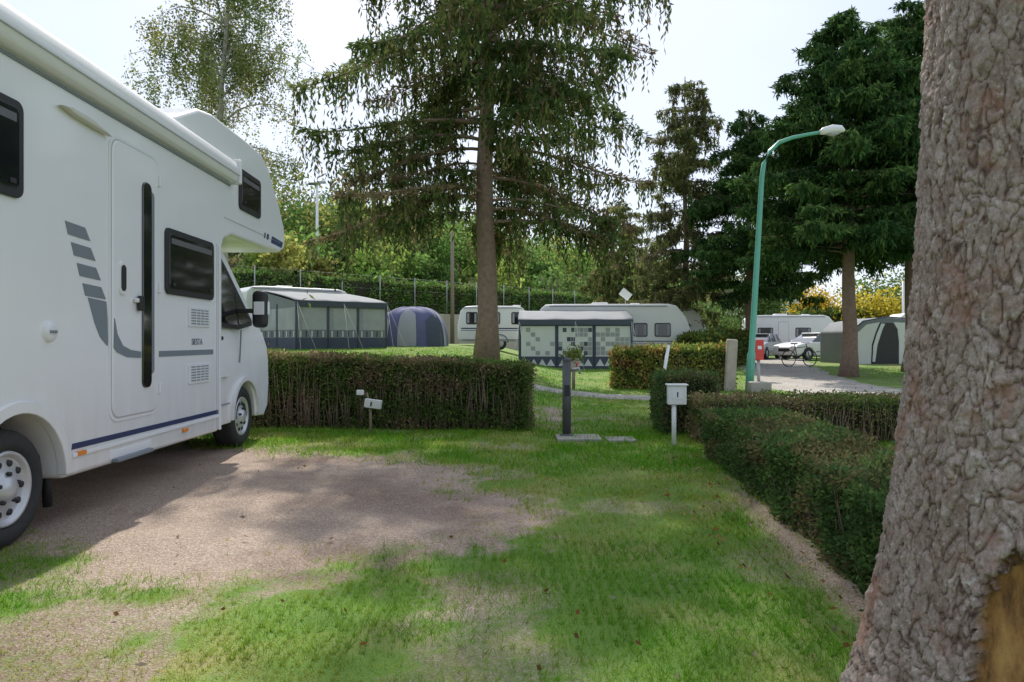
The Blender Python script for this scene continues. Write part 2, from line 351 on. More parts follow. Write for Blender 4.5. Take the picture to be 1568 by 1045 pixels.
wd=Vector((.697,.717,0));wp=Vector((-16,42,0))
a=wp-wd*26;bq=wp+wd*75
V=[];
for p in(a,bq):
    for off,z in((-.15,-.5),(-.15,3.25),(.15,3.25),(.15,-.5)):
        V.append((p.x-.717*off,p.y+.697*off,z))
mobj('retaining_wall',V,[(0,1,2,3),(4,5,6,7),(0,1,5,4),(1,2,6,5),(2,3,7,6),(3,0,4,7)],WALLM)
o=Vector((-.717,.697,0))*.9
hedge('ivy_hedge',(a+o)[:2],(bq+o)[:2],1.1,2.2,2.2,110000,.19,[(.08,.15,.04),(.10,.18,.045),(.14,.20,.055),(.12,.15,.06)],z0=3.15,twig=False,lump=.45)
e=empty('chain_link_fence');T=Tubes();T2=Tubes()
for i in range(34):
    p=a+wd*3*i;T.add([(p.x,p.y,3.2),(p.x,p.y,5.75)],.035,5)
for z in(3.9,4.8,5.65):T2.add([(a.x,a.y,z),(bq.x,bq.y,z)],.010,3)
T.obj('posts',GALV,e);T2.obj('wires',WIRE,e)

# ---------------------------------------------------------------- trees
def conifer(name,x,y,zt,z0,z1,rmax,topr,whorl,nb,hang,pal,dens=1,tr=.28,shape=1.0,needle=.13,gap=0,asc=.12,droop=.38,lean=0,bthick=.045,lm=LEAF):
    e=empty(name);base=Hf(x,y);A=Acc();T=Tubes()
    K=14;P=[(x+.05*math.sin(i*1.3)+lean*i/K,y+.05*math.cos(i),base-.1+(zt-base)*i/K) for i in range(K+1)]
    R=[max(.02,tr*(1-.93*i/K)) for i in range(K+1)];R[0]*=1.35
    T.add(P,R,14);pal=np.array(pal);z=z0
    while z<z1:
        f=(z-z0)/(zt-z0);Lm=rmax*(1-f)**shape+topr
        if f<.06:Lm*=.85
        for b_ in range(nb):
            az=random.uniform(0,2*math.pi);Lb=Lm*random.uniform(.5,1.12)
            if random.random()<gap:continue
            zz=z+random.uniform(-.5,.5)*whorl
            n=max(4,int(Lb/.35));t=np.linspace(0,1,n)
            ac=asc+random.uniform(-.08,.1);dr=droop*random.uniform(.7,1.25)
            rr=t*Lb;hz=zz+Lb*(ac*t-dr*t**2+.16*t**5);bend=random.uniform(-.25,.25)
            ca=np.cos(az+bend*t);sa=np.sin(az+bend*t)
            cx=x+lean*(zz-base)/(zt-base);BP=np.stack([cx+rr*ca,y+rr*sa,hz],1)
            T.add([tuple(p) for p in BP],[max(.008,bthick*(Lb/4)*(1-.85*q)) for q in t],4)
            vis=1 if zz<14 else .35
            m=int(Lb/.13*2*dens*vis)
            if m<6:m=6
            tt=RNG.uniform(.10,1,m)**.8;pos=np.stack([np.interp(tt,t,BP[:,i]) for i in range(3)],1)
            sd=RNG.choice([-1,1],m);lat=np.stack([-np.sin(az)*sd+.7*np.cos(az),np.cos(az)*sd+.7*np.sin(az),np.zeros(m)],1);lat=unit(lat)
            ll=(.18+.22*Lb*(1-tt)*tt*2.2+.12)*RNG.uniform(.5,1.2,m)
            k=7;u=np.tile(np.linspace(.1,1,k),(m,1))
            Q=pos[:,None,:]+lat[:,None,:]*(u*ll[:,None])[:,:,None];Q[:,:,2]-=(u**2*ll[:,None])*.35
            Q=Q.reshape(-1,3)+RNG.normal(size=(m*k,3))*.02
            D=np.repeat(lat,k,0)*.8+RNG.normal(size=(m*k,3))*.5;D[:,2]-=.25
            cb=pal[RNG.integers(0,len(pal),1)]*random.uniform(.7,1.3)
            C=cb*(.6+.8*RNG.random((m*k,1)))
            A.add(Q,D,needle*RNG.uniform(.7,1.3,m*k),needle*.3,C)
            if hang>0:
                mh=int(m*.95);ix=RNG.integers(0,m,mh);st=pos[ix]+lat[ix]*(RNG.random((mh,1))*ll[ix][:,None])
                hl=hang*RNG.uniform(.2,1.2,mh)**1.3*(.4+.6*tt[ix]*(Lb/rmax));k=8;u=np.tile(np.linspace(0,1,k),(mh,1))
                Q=np.repeat(st[:,None,:],k,1);Q[:,:,2]-=u*hl[:,None]
                Q=Q.reshape(-1,3)+RNG.normal(size=(mh*k,3))*.022
                D=RNG.normal(size=(mh*k,3))*.4;D[:,2]-=1
                C=pal[RNG.integers(0,len(pal),mh)];C=np.repeat(C,k,0)*(.55+.8*RNG.random((mh*k,1)))
                A.add(Q,D,needle*1.15*RNG.uniform(.7,1.3,mh*k),needle*.36,C)
        z+=whorl*random.uniform(.7,1.3)
    T.obj('trunk_and_branches',BARK,e);A.obj('needles',e,lm);return e
SP=[(.05,.075,.028),(.065,.095,.032),(.085,.12,.04),(.12,.135,.045),(.135,.105,.06)]
conifer('spruce_tree',-.72,20,20,4.8,19.4,4.9,.6,.60,6,1.4,SP,dens=1.2,tr=.31,shape=.34,needle=.17,gap=.08,droop=.48,bthick=.055)
DK=[(.022,.05,.018),(.03,.065,.022),(.045,.09,.027),(.065,.11,.033)]
conifer('spruce_tree',11.4,24.3,12.4,4.3,12.2,4.2,.2,.34,8,.5,DK,dens=1.25,tr=.27,shape=.62,needle=.18,asc=.2,droop=.36,lm=NEEDLE)
conifer('spruce_tree',15.0,27,14.2,4.6,14.0,4.4,.2,.36,8,.5,DK,dens=1.0,tr=.27,shape=.62,needle=.19,asc=.2,droop=.36,lm=NEEDLE)
conifer('spruce_tree',10.9,33,12.0,3.5,11.8,3.7,.2,.40,7,.45,DK,dens=.95,tr=.22,shape=.7,needle=.2,asc=.15,droop=.35,lm=NEEDLE)
conifer('larch_tree',8.7,36,14.6,1.8,14.4,3.3,.35,.46,7,.7,[(.08,.105,.037),(.115,.13,.047),(.145,.15,.06),(.08,.075,.045)],dens=.8,tr=.22,shape=.6,needle=.19,gap=.18)
conifer('larch_tree',6.3,42,9.5,1.8,9.3,2.8,.3,.45,7,.6,[(.09,.115,.04),(.13,.14,.05),(.16,.16,.065)],dens=.9,tr=.2,shape=.6,needle=.2,gap=.1)

def broadleaf(name,x,y,ht,z0,rx,nl,ls,pal,tr=.15,nbr=60,weep=0,bark=BARK,lean=0):
    e=empty(name);b0=Hf(x,y);T=Tubes();A=Acc();pal=np.array(pal)
    K=10;P=[Vector((x+lean*i/K+.15*math.sin(i*.9),y+.1*math.cos(i*1.1),b0-.1+ht*.95*i/K)) for i in range(K+1)]
    T.add(P,[max(.02,tr*(1-.9*i/K)) for i in range(K+1)],10)
    for i in range(nbr):
        f=random.uniform(z0,1);p=P[min(K-1,int(f*K))].lerp(P[min(K,int(f*K)+1)],f*K-int(f*K)) if f<.999 else P[-1]
        az=random.uniform(0,6.283);g=(f-z0)/(1-z0);Lb=rx*math.sin(math.pi*min(1,.22+g*.72))*random.uniform(.45,1.15)+.3
        el=random.uniform(.55,1.25);d=Vector((math.cos(az)*math.cos(el),math.sin(az)*math.cos(el),math.sin(el)))
        pts=[p];
        for j in range(6):
            d=(d+Vector((random.uniform(-.25,.25),random.uniform(-.25,.25),-.10-weep*.10))).normalized();pts.append(pts[-1]+d*Lb/4.5)
        T.add(pts,[max(.006,tr*.25*(1-j/6.5)) for j in range(7)],4)
        c0=pal[RNG.integers(0,len(pal))]
        ns=14 if weep else 8
        nn=nl//nbr//ns
        for j in range(ns):
            q=pts[random.randint(2,6)];s=q+Vector((random.gauss(0,.16),random.gauss(0,.16),random.gauss(0,.12)))
            ln=(weep if weep else .4)*random.uniform(.3,1.25);en=s+Vector((random.gauss(0,.10),random.gauss(0,.10),-ln))
            T.add([q,s,en],[.007,.005,.003],3)
            u=RNG.random((nn,1));Pq=np.array(s)*(1-u)+np.array(en)*u+RNG.normal(size=(nn,3))*(.08 if weep else .2)
            C=(c0*.5+pal[RNG.integers(0,len(pal))]*.5)*random.uniform(.7,1.3)*(.6+.8*RNG.random((nn,1)))
            A.add(Pq,RNG.normal(size=(nn,3)),ls*RNG.uniform(.6,1.3,nn),ls*.75,C)
    T.obj('trunk_and_branches',bark,e);A.obj('leaves',e);return e
broadleaf('birch_tree',-9.0,22,14.5,.30,2.0,56000,.08,[(.12,.15,.05),(.16,.19,.06),(.26,.23,.07),(.10,.14,.055)],tr=.16,nbr=84,weep=1.2,bark=BARKG,lean=.3)

A=Acc();T=Tubes()
pals=[np.array(c) for c in((.09,.16,.04),(.13,.20,.045),(.18,.23,.055),(.06,.11,.03),(.22,.22,.065),(.17,.15,.085),(.12,.17,.055),(.11,.18,.045),(.08,.14,.04))]
for i in range(600):
    w=2.5+72*random.random()**1.3;s=random.uniform(-35,110)
    px=-16+wd.x*s-.717*w;py=42+wd.y*s+.697*w
    if py<25 or abs(px)>py*.95+8:continue
    hz=Hf(px,py)
    ht=random.uniform(2.0,5.0) if w<12 else random.uniform(5,10.5)
    if px/py>.12 : ht*=.75
    r=ht*random.uniform(.34,.52);c=pals[random.randint(0,8)]*random.uniform(.65,1.35)
    bare=random.random()<.12
    nc=random.randint(14,22);nl=int(850 if py<95 else 400)
    if bare:nl//=4
    cc=RNG.normal(size=(nc,3));cc=unit(cc)*(RNG.random((nc,1))**.4)*np.array([r,r,ht*.42])*.85+np.array([px,py,hz+ht*.50])
    k=RNG.integers(0,nc,nl);P=cc[k]+RNG.normal(size=(nl,3))*r*.22
    br=(.6+.8*RNG.random((nc,1)))[k]
    A.add(P,RNG.normal(size=(nl,3)),RNG.uniform(.2,.42,nl)*(1.1 if py<95 else 1.6),.26 if py<95 else .38,c*br*(.7+.6*RNG.random((nl,1))))
    for j in range(nc if bare else 3):
        q=cc[j];T.add([(px,py,hz),(px*.5+q[0]*.5,py*.5+q[1]*.5,hz+ht*.3),tuple(q),tuple(q+RNG.normal(size=3)*.5+np.array([0,0,.6]))],[.12,.08,.04,.02],4)
e=empty('distant_trees');A.obj('leaves',e);T.obj('branches',BARK,e)
def shrub(name,x,y,r,h,c,n,ls=.15):
    e=empty(name);A=Acc();T=Tubes();hz=Hf(x,y);cc=unit(RNG.normal(size=(12,3)))*(RNG.random((12,1))**.4)*np.array([r,r,h*.4])+np.array([x,y,hz+h*.5]);k=RNG.integers(0,12,n)
    A.add(cc[k]+RNG.normal(size=(n,3))*r*.28,RNG.normal(size=(n,3)),ls*RNG.uniform(.6,1.3,n),ls*.7,np.array(c)*(.5+RNG.random((n,1))))
    for q in cc:T.add([(x,y,hz),((x+q[0])/2+.1,(y+q[1])/2,(hz+q[2])/2),tuple(q)],[.06,.04,.015],4)
    A.obj('leaves',e);T.obj('stems',BARK,e)
shrub('maple_shrub',21.5,50,2.0,4.6,(.36,.26,.03),4500,.22)
shrub('maple_shrub',25.5,50,2.4,4.8,(.34,.28,.04),4500,.22)
shrub('laurel_shrub',14.6,50,1.6,3.4,(.06,.10,.03),3500,.2)
shrub('laurel_shrub',12.0,44,1.6,2.9,(.09,.14,.04),4500,.2)
shrub('laurel_shrub',8.8,38,1.5,2.4,(.08,.12,.03),3500,.18)
shrub('laurel_shrub',29,46,2.6,5,(.06,.10,.03),4500,.22)
shrub('laurel_shrub',18.5,56,3.0,6.5,(.08,.13,.04),6000,.25)
shrub('laurel_shrub',33,60,4.0,8,(.08,.13,.04),7000,.28)

def bigtree():
    e=empty('old_tree');cx,cy=1.48,2.1;na,nzv=460,620;zmax=3.0
    V=[];cr=[];wo=[];pl=[];a0=math.atan2(-cy,-cx)
    def cell(p):
        h=math.sin(p.x*12.9898+p.y*78.233+p.z*37.719)*43758.5453;return h-math.floor(h)
    for i in range(nzv):
        z=-.15+(zmax+.15)*i/(nzv-1)
        for j in range(na):
            a=2*math.pi*j/na;zz=max(z,0)
            r=.225+.25*math.exp(-zz/.75)+.035*math.exp(-zz/.35)*math.sin(a*5+1)+.012*math.sin(a*3+z*1.2)
            ca,sa=math.cos(a),math.sin(a)
            w1=mnoise.noise(Vector((ca*1.6,sa*1.6,z*2.0)))*.16
            w2=mnoise.noise(Vector((ca*5,sa*5,z*8+9)))*.09;w3=mnoise.noise(Vector((ca*16,sa*16,z*26+3)))*.035
            p=Vector(((ca+w1+w2+w3)*6.4,(sa+w1-w2+w3)*6.4,(z+w1*.8+w2+w3)*13))
            dd,pp=mnoise.voronoi(p);c=max(0,min(1,(dd[1]-dd[0])*4.0));rc=cell(pp[0])
            p2=Vector(((ca+w2+w3*2)*14,(sa-w2+w3)*14,(z+w3*2)*36));d2,pq=mnoise.voronoi(p2);c2=max(0,min(1,(d2[1]-d2[0])*3.2));rc2=cell(pq[0])
            fine=mnoise.fractal(Vector((ca*9,sa*9,z*30)),.7,2,4)
            lay=mnoise.noise(Vector((ca*3,sa*3,z*5)))
            tilt=(p.z-pp[0].z)
            da=(a-(a0+.02)+math.pi)%(2*math.pi)-math.pi;ww=((da)/.30)**2+((z-.40)/.30)**2+fine*.25
            wv=max(0,min(1,(1.0-ww)*5))
            rim=max(0,1-abs(ww-1.15)*4)
            sc=c*c*(3-2*c)
            r2=r+(.007*sc*(.4+.9*rc)-.005*tilt*sc+.005*c2*(.4+rc2)+.0045*fine+.006*lay)*(1-wv)-.045*wv+.012*rim*(1-wv)
            V.append((cx+ca*r2,cy+sa*r2,z));cr.append(min(c,.30+.7*c2));wo.append(wv);pl.append(rc*.5+rc2*.5)
    F=[(i*na+j,i*na+(j+1)%na,(i+1)*na+(j+1)%na,(i+1)*na+j) for i in range(nzv-1) for j in range(na)]
    me=bpy.data.meshes.new('trunk');me.from_pydata(V,[],F)
    for nme,vals in(('crev',cr),('wound',wo),('plate',pl)):
        at=me.attributes.new(nme,'FLOAT','POINT');at.data.foreach_set('value',np.array(vals,np.float32))
    me.polygons.foreach_set('use_smooth',[True]*len(F))
    m,nt,b=newmat('plated_bark');N=nt.nodes;L=nt.links
    tc=N.new('ShaderNodeTexCoord')
    def at(n):
        q=N.new('ShaderNodeAttribute');q.attribute_name=n;return q.outputs['Fac']
    def nz(sc,vec=(1,1,1),d=8,r=.65):
        mp=N.new('ShaderNodeMapping');mp.inputs['Scale'].default_value=vec;L.new(tc.outputs['Object'],mp.inputs['Vector'])
        q=N.new('ShaderNodeTexNoise');q.inputs['Scale'].default_value=sc;q.inputs['Detail'].default_value=d;q.inputs['Roughness'].default_value=r;L.new(mp.outputs[0],q.inputs['Vector']);return q.outputs['Fac']
    def rp(f,st):
        r=N.new('ShaderNodeValToRGB');el=r.color_ramp.elements;el[0].position=st[0][0];el[0].color=(*st[0][1],1);el[1].position=st[-1][0];el[1].color=(*st[-1][1],1)
        for p,c in st[1:-1]:
            q=el.new(p);q.color=(*c,1)
        L.new(f,r.inputs[0]);return r.outputs[0]
    def mx(f,a,c,bl='MIX'):
        q=N.new('ShaderNodeMix');q.data_type='RGBA';q.blend_type=bl
        if isinstance(f,float):q.inputs[0].default_value=f
        else:L.new(f,q.inputs[0])
        L.new(a,q.inputs[6]);L.new(c,q.inputs[7]);return q.outputs[2]
    c1=rp(nz(9),[(.3,(.38,.29,.25)),(.5,(.50,.425,.39)),(.7,(.62,.56,.53))])
    c2=rp(nz(70,(1,1,.6),8,.75),[(.36,(.35,.31,.29)),(.62,(1,1,1))])
    c=mx(.75,c1,c2,'MULTIPLY')
    c=mx(.7,c,rp(at('plate'),[(.1,(.66,.56,.50)),(.9,(1.15,1.13,1.12))]),'MULTIPLY')
    cv=rp(at('crev'),[(.03,(.20,.14,.12)),(.20,(.68,.60,.57)),(.45,(1,1,1))])
    c=mx(.95,c,cv,'MULTIPLY')
    red=rp(nz(5.5),[(.54,(0,0,0)),(.66,(.8,.8,.8))]);rc=N.new('ShaderNodeRGB');rc.outputs[0].default_value=(.34,.18,.13,1)
    c=mx(red,c,rc.outputs[0])
    li=rp(nz(25,(1,1,1),9,.8),[(.58,(0,0,0)),(.65,(.65,.65,.65))]);lc=N.new('ShaderNodeRGB');lc.outputs[0].default_value=(.74,.72,.70,1)
    c=mx(li,c,lc.outputs[0])
    c3=rp(nz(18,(1,1,.3)),[(.35,(.10,.045,.02)),(.5,(.36,.19,.06)),(.65,(.50,.30,.10))])
    c=mx(at('wound'),c,c3)
    L.new(c,b.inputs['Base Color']);b.inputs['Roughness'].default_value=.95
    bp=N.new('ShaderNodeBump');bp.inputs['Strength'].default_value=1;bp.inputs['Distance'].default_value=.010;L.new(nz(55,(1,1,1),10,.75),bp.inputs['Height']);L.new(bp.outputs['Normal'],b.inputs['Normal'])
    me.materials.append(m);o=bpy.data.objects.new('trunk',me);COL.objects.link(o);o.parent=e
    T=Tubes();P=[(cx,cy,2.98),(cx+.03,cy,6),(cx+.1,cy-.1,9),(cx,cy,13)];T.add(P,[.237,.2,.15,.03],16);A=Acc()
    for i in range(40):
        z=random.uniform(6,12.5);az=random.uniform(0,6.283);Lb=random.uniform(1.5,3.2)
        pts=[(cx,cy,z)]+[(cx+math.cos(az)*Lb*t,cy+math.sin(az)*Lb*t,z+Lb*.5*t-.1*t*t) for t in(.35,.7,1)]
        T.add(pts,[.06,.04,.025,.01],5);q=np.array(pts)[RNG.integers(1,4,200)]+RNG.normal(size=(200,3))*.4
        A.add(q,RNG.normal(size=(200,3)),.13,.09,np.array([.1,.13,.04])*(.6+.8*RNG.random((200,1))))
    T.obj('upper_trunk_and_limbs',BARK,e);A.obj('leaves',e)
bigtree()

# ---------------------------------------------------------------- motorhome
def wheel(parent,name,y,z,R,side=1,x=-.06,dx=0,hub=True):
    s=side
    prof=[(R*.60,-.10*s),(R*.66,-.0*s),(R*.80,.015*s),(R*.93,.0*s),(R*.985,-.03*s),(R,-.08*s),(R,-.18*s),(R*.96,-.23*s),(R*.7,-.235*s),(R*.3,-.2*s)]
    lathe(name+'_tyre',prof,(x,y,z),RUB,parent,k=56)
    prof=[(R*.64,-.02*s),(R*.62,.0*s),(R*.57,-.005*s),(R*.55,-.03*s),(R*.50,-.035*s),(R*.30,-.015*s),(R*.22,.0*s),(R*.19,.018*s),(R*.08,.03*s),(0.001,.032*s)]
    lathe(name+'_rim',prof,(x+.002,y,z),RIM,parent,k=56)
    for i in range(10):
        a=2*math.pi*i/10;c=(x+s*(-.022),y+R*.43*math.cos(a),z+R*.43*math.sin(a))
        lathe(name+'_slot',[(.001,.008*s),(R*.055,.008*s),(R*.062,-.01*s)],c,BLACK,parent,k=12)
    for i in range(5):
        a=2*math.pi*i/5+.3;c=(x+s*.01,y+R*.25*math.cos(a),z+R*.25*math.sin(a))
        lathe(name+'_bolt',[(.001,.012*s),(R*.035,.01*s),(R*.04,-.012*s)],c,BLACK,parent,k=8)
def rrect(y0,y1,z0,z1,r,n=5,sh=0):
    pts=[]
    for (cy,cz,a0) in((y1-r,z1-r,0),(y0+r,z1-r,90),(y0+r,z0+r,180),(y1-r,z0+r,270)):
        for i in range(n+1):
            a=math.radians(a0+90*i/n);yy=cy+r*math.cos(a);zz=cz+r*math.sin(a);pts.append((yy+sh*(zz-z0)/(z1-z0),zz))
    return pts
def motorhome():
    e=empty('motorhome',(-2.848,0,0),math.atan(.026));W=-2.3
    arch=[(4.32+.455*math.cos(math.radians(a)),.36+.455*math.sin(math.radians(a))) for a in range(-4,185,9)]
    prof=[(2.5,.55),(2.5,3.05),(2.62,3.18),(6.25,3.2),(6.5,3.30),(6.95,3.50),(7.3,3.56),(8.3,3.57),(8.85,3.55),(9.1,3.45),(9.55,3.08),(9.80,2.80),(9.85,2.65),(9.80,2.5),(9.6,2.43),(8.7,2.41),(7.85,2.40),(7.62,2.33),(7.50,2.15),(7.48,.31),(4.82,.33)]+arch+[(3.84,.33),(3.2,.36)]
    prism('body_shell',prof,W,0,WHITE,e,bevel=.045,seg=3)
    lip=[(4.32+r*math.cos(math.radians(a)),.36+r*math.sin(math.radians(a))) for r,seq in((.53,range(0,181,9)),(.452,range(180,-1,-9))) for a in seq]
    prism('wheel_arch_trim',lip,-.05,.018,WHITE,e,bevel=.008)
    prism('wheel_well',[(3.8,.2),(3.8,.95),(4.85,.95),(4.85,.2)],W+.3,-.32,BLACK,e)
    prism('wheel_well_front',[(7.6,.25),(7.6,.9),(9.2,.9),(9.2,.25)],W+.3,-.42,BLACK,e)
    prism('underbody',[(2.9,.36),(2.9,.5),(9.1,.5),(9.1,.34)],W+.15,-.15,BLACK,e)
    cas=[(.0,2.95),(.075,2.965),(.11,3.02),(.115,3.09),(.09,3.16),(.03,3.21),(-.05,3.215),(-.05,2.95)]
    n=len(cas);V=[(p[0],yy,p[1]) for yy in(2.6,7.75) for p in cas]
    mobj('awning_cassette',V,[tuple(range(n)),tuple(range(n,2*n))]+[(i,(i+1)%n,n+(i+1)%n,n+i) for i in range(n)],WHITE,e,bevel=.012)
    box('awning_end_cap',(.03,7.79,3.08),(.18,.06,.27),PLAST,e,.02);box('awning_gutter',(.006,5.2,2.93),(.012,5.1,.02),GREY,e)
    box('cassette_lip',(.119,5.2,3.03),(.006,5.1,.008),SEAM,e)
    box('corner_trim',(.008,7.46,1.28),(.02,.05,1.9),PLAST,e,.008);box('body_seam',(.002,7.40,1.3),(.004,.008,1.9),SEAM,e)
    box('alcove_seam',(.002,8.6,2.56),(.004,2.0,.008),SEAM,e)
    fr=rrect(5.31,6.10,.64,2.80,.12);prism('entry_door_frame',fr,-.01,.010,PLAST,e,bevel=.004)
    prism('entry_door_gap',rrect(5.335,6.075,.665,2.775,.10),-.01,.012,SEAM,e)
    prism('entry_door',rrect(5.343,6.067,.673,2.767,.10),-.01,.020,WHITE,e,bevel=.008)
    prism('door_window_strip',rrect(5.78,5.93,.87,2.54,.06),0,.034,GLASS,e,bevel=.008)
    prism('door_strip_trim',rrect(5.90,5.99,.98,2.48,.04),0,.026,GREY,e,bevel=.004)
    prism('door_porthole_rim',rrect(5.42,5.53,1.60,1.86,.05),0,.032,PLAST,e,bevel=.006)
    prism('door_porthole',rrect(5.44,5.51,1.63,1.83,.035),0,.036,BLACK,e)
    box('door_handle',(.045,5.72,1.55),(.03,.07,.12),BLACK,e,.01);box('door_lock',(.04,5.66,1.57),(.03,.04,.035),PLAST,e,.008)
    for z_ in(.85,1.7,2.6):box('door_hinge',(.02,6.085,z_),(.03,.03,.09),PLAST,e,.008)
    def win(nm,y0,y1,z0,z1):
        prism(nm+'_frame',rrect(y0,y1,z0,z1,.06),-.005,.022,BLACK,e,bevel=.006)
        prism(nm+'_pane',rrect(y0+.05,y1-.05,z0+.05,z1-.05,.04),0,.028,GLASS,e,bevel=.004)
        for sy in(y0+.12,y1-.12):box(nm+'_latch',(.034,sy,z0+.09),(.012,.05,.03),BLACK,e,.003)
        box(nm+'_blind',(.0285,(y0+y1)/2,z1-.11),(.003,(y1-y0)-.16,.05),BLIND,e)
    win('rear_window',3.1,4.33,2.10,2.68);win('kitchen_window',6.22,7.28,1.66,2.24);win('alcove_window',8.03,8.75,2.73,3.19)
    pts=[(4.68,2.79),(4.8,2.81),(5.05,2.80),(5.3,2.755),(5.1,2.755),(4.85,2.765)];prism('awning_lamp',pts,0,.05,mat('lamp_lens',(.62,.61,.52),.3),e,bevel=.01)
    def dec(nm,p,m=GREY,t=.004):prism(nm,p,-.001,t,m,e)
    for i in range(4):
        y0=4.775+.068*i;z0=2.05-.133*i
        dec('slash_decal',[(y0,z0),(y0+.235,z0-.01),(y0+.30,z0-.095),(y0+.035,z0-.085)])
    dec('swoosh_decal',[(5.045,1.555),(5.285,1.54),(5.30,1.42),(5.305,1.22),(5.295,1.215),(5.2,1.28),(5.13,1.38)])
    dec('swoosh_decal',[(5.36,1.42),(5.40,1.30),(5.48,1.215),(5.60,1.18),(5.76,1.165),(5.76,1.115),(5.55,1.125),(5.40,1.165),(5.35,1.2)],t=.026)
    dec('waist_stripe',[(6.1,1.165),(7.3,1.165),(7.3,1.115),(6.1,1.115)])
    dec('navy_stripe',[(4.86,.555),(7.45,.54),(7.45,.50),(4.85,.515)],BLUE)
    box('skirt_rail',(.008,6.15,.475),(.016,2.6,.03),PLAST,e,.006)
    dec('alcove_decal',[(9.25,2.60),(9.72,2.58),(9.66,2.50),(9.2,2.51)],BLUE)
    dec('alcove_decal',[(8.95,2.60),(8.99,2.60),(8.96,2.53),(8.92,2.53)],BLUE);dec('alcove_decal',[(9.05,2.60),(9.12,2.60),(9.09,2.53),(9.02,2.53)],BLUE)
    for z0 in(1.385,.845):
        prism('vent_frame',rrect(6.70,7.20,z0,z0+.19,.02),0,.012,PLAST,e,bevel=.004)
        for k in range(6):box('vent_slot',(.0135,6.95,z0+.03+k*.026),(.005,.40,.010),GREY,e)
        for k in range(3):box('vent_rib',(.016,6.85+.1*k,z0+.095),(.006,.012,.16),PLAST,e)
    lathe('water_cap',[(.001,.03),(.05,.03),(.062,.022),(.07,0)],(0,4.60,1.31),PLAST,e,k=28);box('water_cap_grip',(.035,4.60,1.31),(.012,.07,.018),GREY,e,.004)
    for y_ in(4.95,6.62):box('side_marker',(.012,y_,.48 if y_<5 else .43),(.02,.10,.03),ORANGE,e,.004)
    box('step_housing',(-.02,5.65,.40),(.06,.64,.07),PLAST,e,.01);box('step',(-.05,5.65,.355),(.2,.56,.03),GREY,e,.008)
    cu=bpy.data.curves.new('badge_text','FONT');cu.body='SIESTA';cu.size=.085;cu.extrude=.002;t=bpy.data.objects.new('badge_text',cu);COL.objects.link(t);t.parent=e;t.location=(.003,6.78,1.215);t.rotation_euler=(math.pi/2,0,math.pi/2);cu.materials.append(GREY)
    box('roof_vent',(-1.1,5.2,3.25),(.5,.5,.1),PLAST,e,.03)
    ar=[(8.53+.42*math.cos(math.radians(a)),.36+.42*math.sin(math.radians(a))) for a in range(0,181,12)]
    cp=[(7.4,.33),(7.4,2.43),(7.95,2.43),(8.2,2.25),(8.98,1.56),(9.08,1.48),(9.35,1.34),(9.55,1.18),(9.64,1.0),(9.66,.7),(9.6,.42),(9.4,.30),(8.97,.32)]+ar+[(8.09,.33)]
    xsl=[-.10,-.16,-.32,-.62,-1.0,-1.4,-1.75,-1.97,-2.1,-2.16];ks=[.45,.62,.82,.95,1,1,.95,.82,.62,.45]
    V=[];n=len(cp)
    for xx,k in zip(xsl,ks):
        for (yy,zz) in cp:
            y2=yy if yy<8.75 else 8.75+(yy-8.75)*(.55+.45*k)
            xc=(xx+1.13);x2=xx-(xc*max(0,zz-1.35)*.13)
            V.append((x2,y2,zz))
    F=[(i*n+j,i*n+(j+1)%n,(i+1)*n+(j+1)%n,(i+1)*n+j) for i in range(len(xsl)-1) for j in range(n)]+[tuple(range(n)),tuple((len(xsl)-1)*n+j for j in range(n))]
    o=mobj('cab_shell',V,F,WHITE,e,bevel=.02)
    def sidepoly(nm,pts,m,t):
        V=[]
        for tt in(-.01,t):
            for (yy,zz) in pts:
                xx=-.10-(1.03*max(0,zz-1.35)*.13)+tt;V.append((xx,yy,zz))
        n=len(pts);mobj(nm,V,[tuple(range(n)),tuple(range(n,2*n))]+[(i,(i+1)%n,n+(i+1)%n,n+i) for i in range(n)],m,e)
    sidepoly('cab_window_seal',[(7.56,1.42),(7.56,2.27),(7.92,2.30),(8.2,2.07),(8.82,1.50),(8.80,1.44),(8.3,1.38)],BLACK,.006)
    sidepoly('cab_window_glass',[(7.60,1.47),(7.60,2.22),(7.90,2.24),(8.14,2.02),(8.30,1.85),(8.30,1.43)],GLASS,.010)
    sidepoly('cab_quarter_glass',[(8.35,1.44),(8.35,1.82),(8.74,1.50),(8.70,1.46)],GLASS,.010)
    for p in([(7.545,.55),(7.545,1.40),(7.555,1.40),(7.555,.55)],[(8.36,1.0),(8.42,1.38),(8.43,1.38),(8.37,1.0)],[(7.55,.55),(8.05,.55),(8.05,.56),(7.55,.56)]):sidepoly('door_seam',p,GREY,.004)
    sidepoly('cab_moulding',[(7.6,.86),(8.02,.86),(8.04,.95),(7.6,.95)],PLAST,.018)
    sidepoly('cab_arch_trim',[(8.53+r*math.cos(math.radians(a)),.36+r*math.sin(math.radians(a))) for r,seq in((.47,range(0,181,10)),(.42,range(180,-1,-10))) for a in seq],WHITE,.03)
    box('cab_handle',(-.08,7.68,1.28),(.04,.16,.04),BLACK,e,.01)
    V=[(-.36,8.02,2.36),(-1.9,8.02,2.36),(-2.0,8.9,1.66),(-.26,8.9,1.66)];V=[(a_,b_+.03,c_+.03) for a_,b_,c_ in V]
    mobj('windscreen',V,[(0,1,2,3)],GLASS,e)
    box('headlamp',(-.27,9.27,1.05),(.2,.25,.30),PLAST,e,.05)
    box('front_bumper',(-1.13,9.57,.5),(1.6,.14,.32),GREY,e,.05)
    box('mirror_arm',(-.02,8.35,1.60),(.22,.06,.05),BLACK,e,.01)
    box('mirror_housing',(.13,8.38,1.62),(.17,.14,.43),BLACK,e,.05);box('mirror_cover',(.135,8.42,1.63),(.175,.12,.20),WHITE,e,.04)
